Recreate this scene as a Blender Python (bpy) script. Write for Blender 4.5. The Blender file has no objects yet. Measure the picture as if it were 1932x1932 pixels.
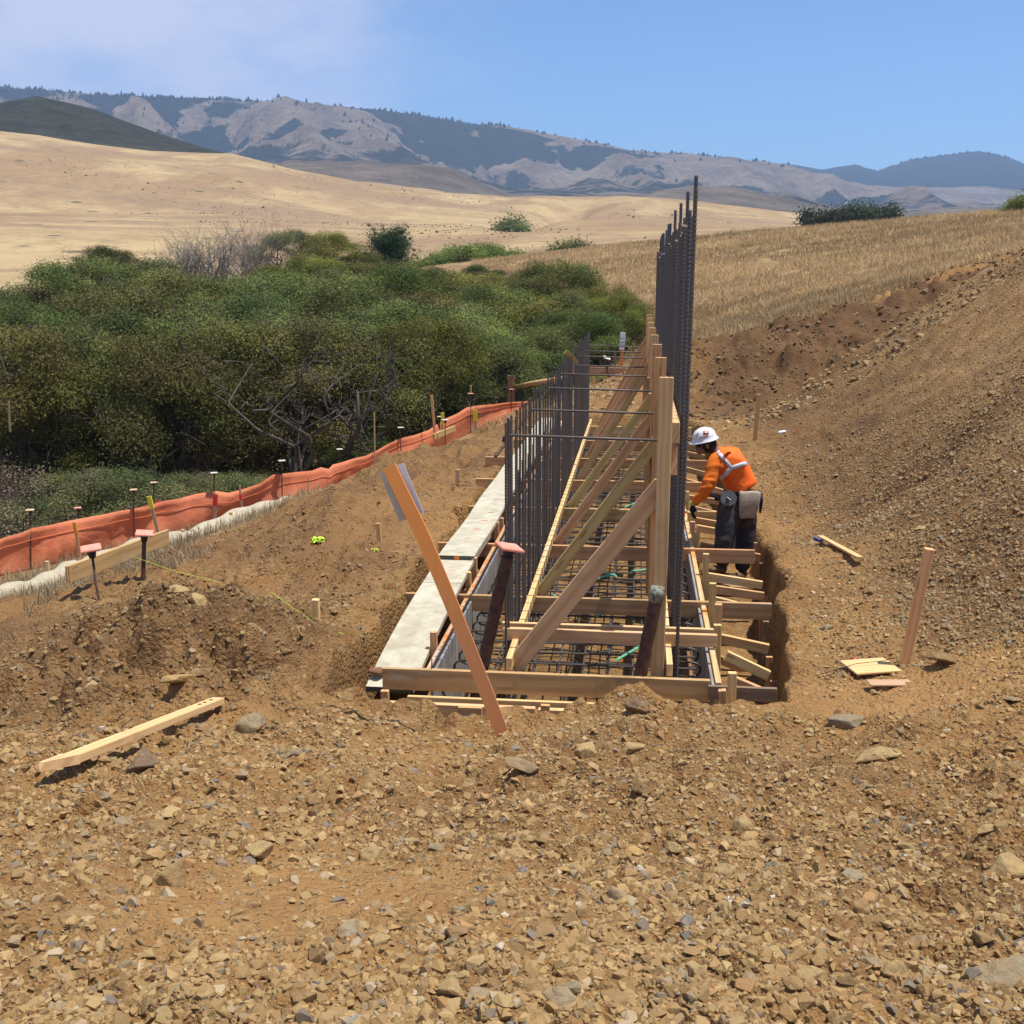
import bpy, bmesh, math, random
import numpy as np
from mathutils import Vector, Matrix, Euler
from mathutils.bvhtree import BVHTree
random.seed(7); rng = np.random.default_rng(7)
sc = bpy.context.scene
COL = sc.collection

# ------------------------------------------------------------------ camera, sky, sun, exposure
PITCH = math.radians(11.67); YAW = math.radians(6.27); FPX = 2130.0; CX = 966.0
CAMH = 2.6
cd = bpy.data.cameras.new('camera'); cam = bpy.data.objects.new('camera', cd); COL.objects.link(cam)
cam.location = (0, 0, CAMH); cam.rotation_euler = (math.pi/2 - PITCH, 0, YAW)
cd.sensor_width = 36; cd.lens = 36*FPX/1932.0; cd.clip_start = 0.1; cd.clip_end = 20000
sc.camera = cam
SUN_EL = math.radians(73); SUN_AZ = math.radians(95)      # azimuth from +Y towards +X
w = bpy.data.worlds.new('World'); sc.world = w; w.use_nodes = True
def build_world():
    nt = w.node_tree; nt.nodes.clear(); N = nt.nodes.new; L = nt.links.new
    out = N('ShaderNodeOutputWorld'); bg = N('ShaderNodeBackground'); sky = N('ShaderNodeTexSky')
    sky.sky_type = 'NISHITA'; sky.sun_disc = False; sky.sun_elevation = SUN_EL; sky.sun_rotation = SUN_AZ
    sky.air_density = 1.0; sky.dust_density = 0.25; sky.ozone_density = 2.2; sky.altitude = 100
    bg.inputs['Strength'].default_value = 0.098
    # thin marine cloud in the upper left of the sky, laid out by real sky direction
    tc = N('ShaderNodeTexCoord'); sep = N('ShaderNodeSeparateXYZ'); L(tc.outputs['Generated'], sep.inputs[0])
    no = N('ShaderNodeTexNoise'); no.inputs['Scale'].default_value = 4.6; no.inputs['Detail'].default_value = 7; no.inputs['Roughness'].default_value = .55
    mp = N('ShaderNodeMapping'); mp.inputs['Scale'].default_value = (1, 1, 2.2); mp.inputs['Location'].default_value = (.35, .1, .2)
    L(tc.outputs['Generated'], mp.inputs[0]); L(mp.outputs[0], no.inputs['Vector'])
    def mth(op, a, b=None, c=None):
        m = N('ShaderNodeMath'); m.operation = op
        for i, v in enumerate((a, b, c)):
            if v is None: continue
            if isinstance(v, (int, float)): m.inputs[i].default_value = v
            else: L(v, m.inputs[i])
        return m.outputs[0]
    mr = N('ShaderNodeMapRange'); mr.interpolation_type = 'SMOOTHSTEP'
    L(sep.outputs['X'], mr.inputs['Value']); mr.inputs['From Min'].default_value = .02; mr.inputs['From Max'].default_value = -.42
    t = mth('ADD', mth('MULTIPLY', no.outputs['Fac'], 2.6), -.80)
    t = mth('MULTIPLY', t, mr.outputs['Result'])
    mr2 = N('ShaderNodeMapRange'); mr2.interpolation_type = 'SMOOTHSTEP'; L(t, mr2.inputs['Value'])
    mr2.inputs['From Min'].default_value = .0; mr2.inputs['From Max'].default_value = .80; mr2.inputs['To Max'].default_value = .85
    mix = N('ShaderNodeMixRGB'); L(mr2.outputs['Result'], mix.inputs[0]); L(sky.outputs[0], mix.inputs[1])
    mix.inputs[2].default_value = (8.6, 6.6, 6.3, 1)
    tint = N('ShaderNodeMixRGB'); tint.blend_type = 'MULTIPLY'; tint.inputs[0].default_value = 1
    tint.inputs[2].default_value = (.64, .86, 1.12, 1); L(mix.outputs[0], tint.inputs[1])
    L(tint.outputs[0], bg.inputs[0]); L(bg.outputs[0], out.inputs[0])
build_world()
sl = bpy.data.lights.new('sun', 'SUN'); sl.energy = 4.7; sl.angle = math.radians(.6); sl.color = (1, .955, .88)
so = bpy.data.objects.new('sun', sl); COL.objects.link(so)
sd = Vector((math.sin(SUN_AZ)*math.cos(SUN_EL), math.cos(SUN_AZ)*math.cos(SUN_EL), math.sin(SUN_EL)))
so.rotation_euler = sd.to_track_quat('Z', 'Y').to_euler(); so.location = (20, 5, 60)
vs = sc.view_settings; vs.view_transform = 'Standard'; vs.look = 'None'; vs.gamma = 1; vs.exposure = 0.42; vs.use_curve_mapping = False
sc.cycles.use_denoising = True
sc.cycles.max_bounces = 6; sc.cycles.diffuse_bounces = 4; sc.cycles.glossy_bounces = 2; sc.cycles.transmission_bounces = 3
sc.cycles.transparent_max_bounces = 6; sc.cycles.volume_bounces = 1; sc.cycles.caustics_reflective = False; sc.cycles.caustics_refractive = False

# ------------------------------------------------------------------ photo ray -> world point (for surveying positions)
c_, s_ = math.cos, math.sin
cF = np.array([-s_(YAW)*c_(PITCH), c_(YAW)*c_(PITCH), -s_(PITCH)]); cR = np.array([c_(YAW), s_(YAW), 0.]); cU = np.cross(cR, cF)
CO = np.array([0, 0, CAMH])
def ray(px, py): return cF*FPX + cR*(px-CX) - cU*(py-CX)
def onz(px, py, z=0.): d = ray(px, py); return CO + d*((z-CO[2])/d[2])
def ony(px, py, y): d = ray(px, py); return CO + d*(y/d[1])
def onx(px, py, x): d = ray(px, py); return CO + d*(x/d[0])
def onr(px, py, r): d = ray(px, py); return CO + d*(r/math.hypot(d[0], d[1]))

# ------------------------------------------------------------------ noise
def _h(ix, iy, s):
    n = (ix.astype(np.int64)*374761393 + iy.astype(np.int64)*668265263 + s*1274126177) & 0xffffffff
    n = ((n ^ (n >> 13))*1274126177) & 0xffffffff
    return ((n ^ (n >> 16)) & 0xffffff)/float(0xffffff)
def vnoise(x, y, s=0):
    ix = np.floor(x); iy = np.floor(y); fx = x-ix; fy = y-iy
    u = fx*fx*fx*(fx*(fx*6-15)+10); v = fy*fy*fy*(fy*(fy*6-15)+10)
    a = _h(ix, iy, s); b = _h(ix+1, iy, s); c = _h(ix, iy+1, s); d = _h(ix+1, iy+1, s)
    return (a+(b-a)*u)*(1-v) + (c+(d-c)*u)*v
def fbm(x, y, s=0, o=4, g=.5):
    x = np.asarray(x, float); y = np.asarray(y, float); t = 0; a = 1; n = 0
    for k in range(o):
        ca, sa = math.cos(k*1.1+.5), math.sin(k*1.1+.5)
        t = t + a*(vnoise((x*ca-y*sa)*2**k+17.3*k, (x*sa+y*ca)*2**k+5.1*k, s+k)*2-1); n += a; a *= g
    return t/n
def ridged(x, y, s=0, o=4):
    t = 0; a = 1; n = 0
    for k in range(o):
        t = t + a*(1-np.abs(vnoise(x*2**k+9.1*k, y*2**k+3.7*k, s+k)*2-1)); n += a; a *= .5
    return t/n
def sstep(a, b, x):
    t = np.clip((np.asarray(x, float)-a)/(b-a), 0, 1); return t*t*(3-2*t)

# ------------------------------------------------------------------ terrain
cols = [-2500, -300, 0, 95, 200, 300, 450, 560, 700, 825, 960, 1040, 1180, 1300, 1400, 1480, 1540, 1595, 1640, 1700, 1760, 1830, 1880, 1932, 2300, 4500]
def tab(r, d):
    k = sorted(d); return r, np.interp(cols, k, [d[i] for i in k])
shells = [
 tab(75, {-2500:540, 0:560, 600:545, 735:507, 960:490, 1180:463, 1400:444, 1540:431, 1640:424, 1932:400, 2300:380, 4500:340}),
 tab(112, {-2500:540, 0:545, 600:535, 735:524, 960:510, 1180:490, 1400:470, 1540:460, 1640:455, 1932:440, 2300:420, 4500:400}),
 tab(200, {-2500:480, 0:508, 450:495, 735:489, 960:476, 1180:462, 1400:452, 1640:442, 1932:430, 2300:420}),
 tab(380, {-2500:420, 0:402, 450:408, 735:427, 960:424, 1180:418, 1640:436, 1932:434, 2300:430}),
 tab(600, {-2500:300, -300:262, 0:255, 95:262, 200:276, 300:288, 450:291, 560:321, 700:346, 900:373, 960:379, 1040:376, 1180:378, 1300:386, 1400:398, 1640:426, 1932:430}),
 tab(720, {-2500:280, -300:232, 0:204, 95:187, 200:212, 300:248, 450:296, 560:328, 700:352, 900:380, 1180:384, 1400:402, 1640:428, 1932:428}),
 tab(950, {-2500:420, 0:400, 450:380, 560:350, 700:345, 960:380, 1180:384, 1400:398, 1640:416, 1932:416}),
 tab(1200, {-2500:400, 0:330, 450:316, 525:313, 700:316, 825:323, 950:353, 1040:372, 1180:362, 1300:361, 1450:374, 1556:384, 1700:402, 1932:402}),
 tab(1700, {-2500:400, 0:330, 525:325, 700:322, 825:335, 950:365, 1180:375, 1450:384, 1700:404, 1932:404}),
 tab(2150, {-2500:330, 0:260, 525:290, 700:280, 825:300, 950:320, 1180:325, 1380:350, 1600:380, 1932:402}),
 tab(2700, {-2500:200, -300:158, 0:164, 95:170, 200:180, 350:185, 480:188, 560:199, 700:204, 760:206, 880:229, 940:236, 1030:255, 1090:255, 1130:270, 1180:283, 1280:290, 1380:300, 1480:316, 1540:332, 1600:352, 1700:388, 1932:408}),
 tab(3300, {-2500:240, 0:230, 480:240, 940:280, 1280:320, 1480:345, 1700:350, 1830:345, 1932:355, 2300:380}),
 tab(4200, {-2500:260, 0:250, 1200:325, 1400:318, 1480:312, 1540:322, 1595:311, 1640:326, 1700:305, 1760:298, 1830:289, 1880:300, 1932:322, 2300:350}),
 tab(6500, {-2500:400, 1932:400})]
col_az = np.array([math.atan2(ray(p, 526)[0], ray(p, 526)[1]) for p in cols])
shell_r = np.array([s[0] for s in shells], float)
shell_z = np.array([[onr(p, q, r)[2] for p, q in zip(cols, s)] for r, s in shells])     # shells x cols
def H_far(az, r):
    az = np.asarray(az, float); r = np.asarray(r, float)
    zc = np.array([np.interp(az, col_az, row) for row in shell_z])      # shells x n
    lr = np.log(np.clip(r, 75, 6499)); ls = np.log(shell_r)
    i = np.clip(np.searchsorted(ls, lr)-1, 0, len(ls)-2); t = (lr-ls[i])/(ls[i+1]-ls[i])
    n = np.arange(len(az)); t = t*t*(3-2*t)*.6 + t*.4
    return zc[i, n]*(1-t) + zc[i+1, n]*t
G = lambda px, py, y: tuple(ony(px, py, y))
fence_bot = [(0,1088,14.2),(58,1076,15.5),(147,1052,16.2),(254,1030,17),(322,1021,17.4),(404,1006,18),(460,984,18.5),(536,970,19),(602,950,20.5),(640,930,22),(706,905,23.6),(755,880,25),(820,850,27),(887,818,29),(964,786,32),(1013,777,33.5)]
CP = [G(*p) for p in fence_bot]
CP += [(-3.3,7.75,.30),(-2.75,7.5,.30),(-4.05,7.3,.05),(-2.71,5.75,.10),(-3.06,5.3,.22),(-4.02,6.4,-.22),(-3.3,6.5,.0),(-3.6,5.7,.0),(-5.83,9.5,-.45),(-2.4,7.9,.0),(-2.47,4.1,.57),(-2.11,3.3,.72),
 (-1.74,6.3,.05),(-2.41,8.8,.06),(-3.13,10.5,-.12),(-3.65,13,-.05),(-4.24,11,-.32),(-4.7,13,-.45),(-4.59,17,-.72),(-4.55,19,-.64),(-4.19,22,-.92),(-3.78,25,-1.02),(-3.2,29,-1.14),
 (-6.96,12.5,-1.12),(-6.48,14.5,-1.08),(-6.24,16.5,-1.14),(-5.94,18.5,-1.2),(-4.35,9.3,-.12),(-3.2,9.2,-.15),(-5.1,10.5,-.35),
 (1.34,9.2,.12),(1.77,15,.03),(1.27,21,-.03),(2.6,14,.16),(3.04,12,.50),(4.19,17,1.2),(3.46,19,.6),(3.89,12,1.55),(2.29,6.6,.36),(2.53,9,.42),(1.8,7.3,.1),(3,9,.95),
 (3.27,24.5,.35),(1.25,28,.98),(3,28,1.3),(5,28.2,1.72),(8.5,30,2.98),(11,31,3.6),(1.1,24,-.05),(2.9,26,.75),(6.6,27,1.85),(5.5,24,1.15),(8,26,2.1),(2,22,-.03),
 (6.3,20,2.9),(5,20.8,2.0),(4.2,21.3,1.3),(3.2,21.5,.55),(-.23,24,.3),(-1.7,26,-.2),(-1.2,22.5,0),(-2.6,21,-.3),(-.3,27,.45),(0,30,.2),(-1,33,-.5),
 (.65,6.3,.07),(1.2,6.3,.12),(1.57,6.4,.17),(2.11,6,.32),(1.45,4,.52),(-.44,4,.46),(0,6.35,.03),(-.9,6.3,-.04),(-1.3,2,1.0),(.9,2.2,1.0),(0,0,1.03),(3,0,1.1),(-3,0,1.0),(-6,2,.55),(3,3,.85),
 (7.5,14,3.3),(6,9,2.7),(5,5,2.0),(9,20,4.5),(12,10,5),(4,2.5,1.2),(2,33,.95),(6,34,1.9),(10,35,3.1),
 (-12,16,-2.2),(-12,24,-2.8),(-8,28,-2.5),(-5,36,-2),(-3,42,-1.4),(-20,30,-3),(-15,45,-2.2),(-8,45,-1.6),(0,38,.2),(0,46,.8),(5,45,2.0),(12,45,3.6),(25,45,5.5),(25,20,6.5),(-25,10,-2.5),
 (-20,0,-1.5),(-10,3,-.7),(-7,7,-.75),(20,0,4.5),(10,0,2.6),(0,-8,1.0),(-10,-8,0),(10,-8,2),(-2,18,-.12),(-2.15,14,-.02),(-2.2,11,.02)]
for a in np.radians([-60,-45,-33,-26,-20,-15,-10,-5,0,5,10,15,20,27,40,60]):
    for r in (62., 78.): CP.append((r*math.sin(a), r*math.cos(a), float(H_far([a], [max(r, 75)])[0]) - (0.8 if r < 70 else 0)))
CP = np.array(CP)
def _tps():
    P = CP[:, :2]; n = len(P)
    d2 = ((P[:, None]-P[None])**2).sum(-1); K = .5*d2*np.log(d2+1e-9) + np.eye(n)*.06
    A = np.zeros((n+3, n+3)); A[:n, :n] = K; A[:n, n] = 1; A[:n, n+1:] = P; A[n, :n] = 1; A[n+1:, :n] = P.T
    return np.linalg.solve(A, np.r_[CP[:, 2], 0, 0, 0])
TW = _tps()
def H_tps(x, y):
    out = np.zeros(len(x))
    for i in range(0, len(x), 20000):
        X = x[i:i+20000, None]; Y = y[i:i+20000, None]
        d2 = (X-CP[:, 0])**2 + (Y-CP[:, 1])**2
        out[i:i+20000] = (.5*d2*np.log(d2+1e-9))@TW[:-3] + TW[-3] + TW[-2]*X[:, 0] + TW[-1]*Y[:, 0]
    return out
def trench_right(y): return np.interp(y, [6.4, 9, 11.5, 16, 22], [.96, 1.20, 1.40, 1.28, 1.08])
def inside_poly(x, y, poly):
    ins = np.zeros(len(x), bool); n = len(poly)
    for i in range(n):
        x0, y0 = poly[i]; x1, y1 = poly[(i+1) % n]
        if y0 == y1: continue
        c = ((y0 > y) != (y1 > y)) & (x < (x1-x0)*(y-y0)/(y1-y0)+x0); ins ^= c
    return ins
DIRT = [(-40,-40),(-40,2),(-12,4.5),(-7.2,8),(-5.9,10.5),(-5.6,13),(-5.5,16),(-5.3,18.5),(-5.0,22),(-4.2,27),(-3.4,30.5),(-2.2,32.5),(-.5,31.5),(1.0,28.9),(3,28.9),(5.2,29.2),(8.5,31),(12,32),(18,34),(60,30),(60,-40)]
def ground_h(x, y, detail=True, carve=True):
    x = np.asarray(x, float).ravel(); y = np.asarray(y, float).ravel()
    r = np.hypot(x, y); az = np.arctan2(x, y); z = np.zeros(len(x))
    m = r < 78; z[m] = H_tps(x[m], y[m])
    f = H_far(az, r); t = sstep(60, 78, r); z = z*(1-t)*m + f*np.where(m, t, 1)
    # large relief of the far land
    z += fbm(x/130, y/130, 3, 4)*np.clip((r-90)/500, 0, 1)*3.5
    mt = sstep(1750, 2200, r)*(1-sstep(2350, 2680, r)*.97)
    z += (ridged(az*8+r/2600, r/1100., 21, 4)-.66)*mt*150
    z += (ridged(x/210, y/210, 31, 5)-.6)*sstep(1750, 2200, r)*(64-52*sstep(2400, 2660, r))
    z += fbm(az*14, r/300., 5, 3)*sstep(800, 1200, r)*(1-sstep(1500, 1900, r))*14
    # shallow creek folds on the golden hill
    z -= 10*np.exp(-((az-math.radians(-4.5)-.03*np.sin(r/70))/.022)**2)*sstep(260, 380, r)*(1-sstep(430, 600, r))
    if detail:
        nr = 1-sstep(20, 45, r)
        dirt = inside_poly(x, y, DIRT)*1.0
        dust = smooth_mask(x, y)
        k = dirt*nr*(1-.8*dust)
        z += fbm(x*.9, y*.9, 11, 3)*.07*k + np.abs(fbm(x*3.2, y*3.2, 12, 4))*.075*k - .02*k + fbm(x*13, y*13, 13, 3)*.022*k
        # tool marks and drag furrows running down the right cut slope and over the left bench
        sl_ = sstep(1.9, 3.0, x)*sstep(9, 13, y)*(1-sstep(22.5, 24, y))
        z += (fbm(y*2.4, x*.30, 41, 5)*.13 + np.abs(fbm(x*2.2, y*2.2, 48, 4))*.05)*sl_
        ls_ = sstep(-2.2, -2.7, x)*sstep(8.5, 9.5, y)*(1-sstep(20, 22, y))*dirt
        z += fbm((x+y*.07)*3.2, y*.28, 42, 4)*.15*ls_ + np.abs(fbm(x*2.4, y*2.4, 45, 5))*.17*ls_
        yl = 22.4-.30*(x-2); dy_ = y-yl; z -= .55*sstep(0, .7, dy_)*(1-sstep(1.5, 4.5, dy_))*sstep(2.2, 4, x)*dirt; z += .14*np.exp(-((dy_+.3)/.5)**2)*sstep(2.2, 4, x)*dirt
        # lumpy rubble berm in the foreground
        fg_ = dirt*(1-sstep(6.9, 7.4, y)); z += (fbm(x*1.6, y*1.6, 46, 4)*.13 + np.abs(fbm(x*4, y*4, 47, 4))*.10 - .02)*fg_*(1-.7*dust)*(1-.0*y)*sstep(1.2, 2.2, r)
        bank = sstep(22.5, 25, y)*(1-sstep(29, 31, y))*sstep(.5, 1.5, x)
        z += np.abs(fbm(x*1.1, y*1.1, 43, 5))*.65*bank*dirt - .10*bank
        # clods of the spoil pile
        pile = np.exp(-(((x+3.1)/1.1)**2+((y-7.1)/1.2)**2))
        z += (np.abs(fbm(x*3.5, y*3.5, 44, 5))*.42-.05)*pile
        z += np.exp(-(((x-.0)/.20)**2+((y-6.62)/.14)**2))*.17
        z += fbm(x*.7, y*.7, 15, 4)*.12*sstep(25, 40, r)*(1-sstep(150, 300, r))
    if carve:
        nx = fbm(y*2.3, x*0+3, 51, 3)*.10 + fbm(x*7, y*7, 52, 2)*.03
        xl = -1.93 + fbm(y*1.7, x*0+3, 51, 3)*.16 - .08*sstep(10, 7.5, y); xr = trench_right(y) + fbm(y*1.8, x*0+8, 53, 3)*.09 + fbm(x*7, y*7, 54, 2)*.025
        d = np.minimum(np.minimum(x-xl, xr-x), np.minimum(y-(6.62+fbm(x*3, y*0, 55, 3)*.08), 21.9-y))
        t = sstep(-.015, .055, d)
        floor = -.86 + fbm(x*2.5, y*2.5, 56, 3)*.06 + .18*sstep(.12, .0, d) + .22*sstep(.60, .75, x) + .10*sstep(.62, .8, x)*sstep(9.8, 10.6, y)*(1-sstep(12.6, 13.4, y))
        z = z*(1-t) + floor*t
        lip = np.exp(-((d+.10)/.12)**2)*(d < .02)
        z += lip*np.abs(fbm(x*5, y*5, 57, 3))*.10
    return z
def smooth_mask(x, y):
    m = np.exp(-(((x-1.75)/1.3)**2+((y-6.75)/.5)**2)**2) + np.exp(-(((x+.75)/.75)**2+((y-2.95)/.55)**2)**2)*.8
    m = m + np.exp(-(((x+2.4)/.8)**2+((y-6.2)/.45)**2)**2)*.7 + np.exp(-(((x-1.75)/.45)**2+((y-11)/3.5)**2)**2)*.7
    m = m + np.exp(-(((x+2.9)/.55)**2+((y-12.5)/2.2)**2)**2)*.8 + np.exp(-(((x-.7)/.3)**2+((y-2.5)/.7)**2)**2)*.4
    return np.clip(m + .35*sstep(.1, .5, fbm(x*.8, y*.8, 61, 3)), 0, 1)

def mesh_np(name, V, Fq=None, tris=None, smooth=True):
    """numpy arrays -> mesh"""
    me = bpy.data.meshes.new(name)
    polys = []
    if Fq is not None and len(Fq): polys.append((np.asarray(Fq, np.int32), 4))
    if tris is not None and len(tris): polys.append((np.asarray(tris, np.int32), 3))
    nl = sum(p.size for p, _ in polys); npol = sum(len(p) for p, _ in polys)
    me.vertices.add(len(V)); me.vertices.foreach_set('co', np.asarray(V, np.float32).ravel())
    me.loops.add(nl); me.loops.foreach_set('vertex_index', np.concatenate([p.ravel() for p, _ in polys]))
    me.polygons.add(npol); st = []; o = 0
    for p, k in polys: st.append(o+np.arange(len(p))*k); o += p.size
    me.polygons.foreach_set('loop_start', np.concatenate(st).astype(np.int32))
    me.polygons.foreach_set('use_smooth', np.full(npol, smooth, bool))
    me.update(calc_edges=True); return me
def attr(me, name, vals, kind='FLOAT', dom='POINT'):
    a = me.attributes.new(name, kind, dom)
    if kind == 'FLOAT': a.data.foreach_set('value', np.asarray(vals, np.float32).ravel())
    else: a.data.foreach_set('color', np.asarray(vals, np.float32).ravel())

# ------------------------------------------------------------------ object helpers
def tag(o, label=None, cat=None, group=None, kind=None):
    if label: o['label'] = label
    if cat: o['category'] = cat
    if group: o['group'] = group
    if kind: o['kind'] = kind
    return o
def empty(name, loc, label, cat, group=None):
    o = bpy.data.objects.new(name, None); COL.objects.link(o); o.location = loc; o.empty_display_size = .1
    return tag(o, label, cat, group)
def off(parent):
    v = Vector((0, 0, 0))
    while parent is not None: v += parent.location; parent = parent.parent
    return v
def link(name, me, mat=None, parent=None, loc=(0, 0, 0), rot=None):
    o = bpy.data.objects.new(name, me); COL.objects.link(o)
    if mat is not None and not me.materials: me.materials.append(mat)
    q = rot.copy() if rot is not None else None; p = Vector(loc)
    if parent is not None:
        chain = []; a = parent
        while a is not None: chain.append(a); a = a.parent
        for a in reversed(chain):
            r_ = a.rotation_quaternion.copy() if a.rotation_mode == 'QUATERNION' else a.rotation_euler.to_quaternion()
            p = r_.inverted() @ (p-a.location)
            if r_.angle > 1e-6: q = r_.inverted() @ (q if q is not None else Matrix.Identity(3).to_quaternion())
        o.parent = parent
    o.location = p
    if q is not None: o.rotation_mode = 'QUATERNION'; o.rotation_quaternion = q
    return o

# ------------------------------------------------------------------ materials
def newmat(name):
    m = bpy.data.materials.new(name); m.use_nodes = True; nt = m.node_tree
    b = nt.nodes['Principled BSDF']; b.inputs['Roughness'].default_value = .85
    b.inputs['Specular IOR Level'].default_value = .25
    return m, nt, b
class NG:
    def __init__(s, nt): s.nt = nt
    def n(s, t, **k):
        x = s.nt.nodes.new(t)
        for a, v in k.items(): setattr(x, a, v)
        return x
    def l(s, a, b): s.nt.links.new(a, b)
    def set(s, sock, v):
        if hasattr(v, 'links') or hasattr(v, 'is_output'): s.l(v, sock)
        elif isinstance(v, tuple) and len(v) == 3 and sock.type == 'RGBA': sock.default_value = (*v, 1)
        else: sock.default_value = v
    def math(s, op, a, b=0., clamp=False):
        m = s.n('ShaderNodeMath', operation=op, use_clamp=clamp); s.set(m.inputs[0], a); s.set(m.inputs[1], b); return m.outputs[0]
    def mix(s, f, a, b, bt='MIX'):
        m = s.n('ShaderNodeMixRGB', blend_type=bt); s.set(m.inputs[0], f); s.set(m.inputs[1], a); s.set(m.inputs[2], b); return m.outputs[0]
    def noise(s, vec, sc_, det=4, rough=.55, dist=0., out='Fac'):
        m = s.n('ShaderNodeTexNoise'); s.set(m.inputs['Scale'], float(sc_)); m.inputs['Detail'].default_value = det; m.inputs['Roughness'].default_value = rough
        m.inputs['Distortion'].default_value = dist
        if vec is not None: s.l(vec, m.inputs['Vector'])
        return m.outputs[out]
    def vor(s, vec, sc_, feat='F1', out='Distance', rnd=1.):
        m = s.n('ShaderNodeTexVoronoi', feature=feat); m.inputs['Scale'].default_value = sc_; m.inputs['Randomness'].default_value = rnd
        if vec is not None: s.l(vec, m.inputs['Vector'])
        return m.outputs[out]
    def rng(s, v, a, b, c=0., d=1., smooth=True):
        m = s.n('ShaderNodeMapRange'); m.interpolation_type = 'SMOOTHSTEP' if smooth else 'LINEAR'
        s.set(m.inputs[0], v); m.inputs[1].default_value = a; m.inputs[2].default_value = b; m.inputs[3].default_value = c; m.inputs[4].default_value = d
        return m.outputs[0]
    def attr(s, name, out='Fac'):
        m = s.n('ShaderNodeAttribute'); m.attribute_name = name; return m.outputs[out]
    def coord(s, which='Object'): return s.n('ShaderNodeTexCoord').outputs[which]
    def map(s, vec, scale=(1, 1, 1), rot=(0, 0, 0), loc=(0, 0, 0)):
        m = s.n('ShaderNodeMapping'); m.inputs['Scale'].default_value = scale; m.inputs['Rotation'].default_value = rot; m.inputs['Location'].default_value = loc
        s.l(vec, m.inputs[0]); return m.outputs[0]
    def bump(s, h, dist, strength=1., nrm=None):
        m = s.n('ShaderNodeBump'); m.inputs['Strength'].default_value = strength; m.inputs['Distance'].default_value = dist; s.l(h, m.inputs['Height'])
        if nrm is not None: s.l(nrm, m.inputs['Normal'])
        return m.outputs[0]

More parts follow.
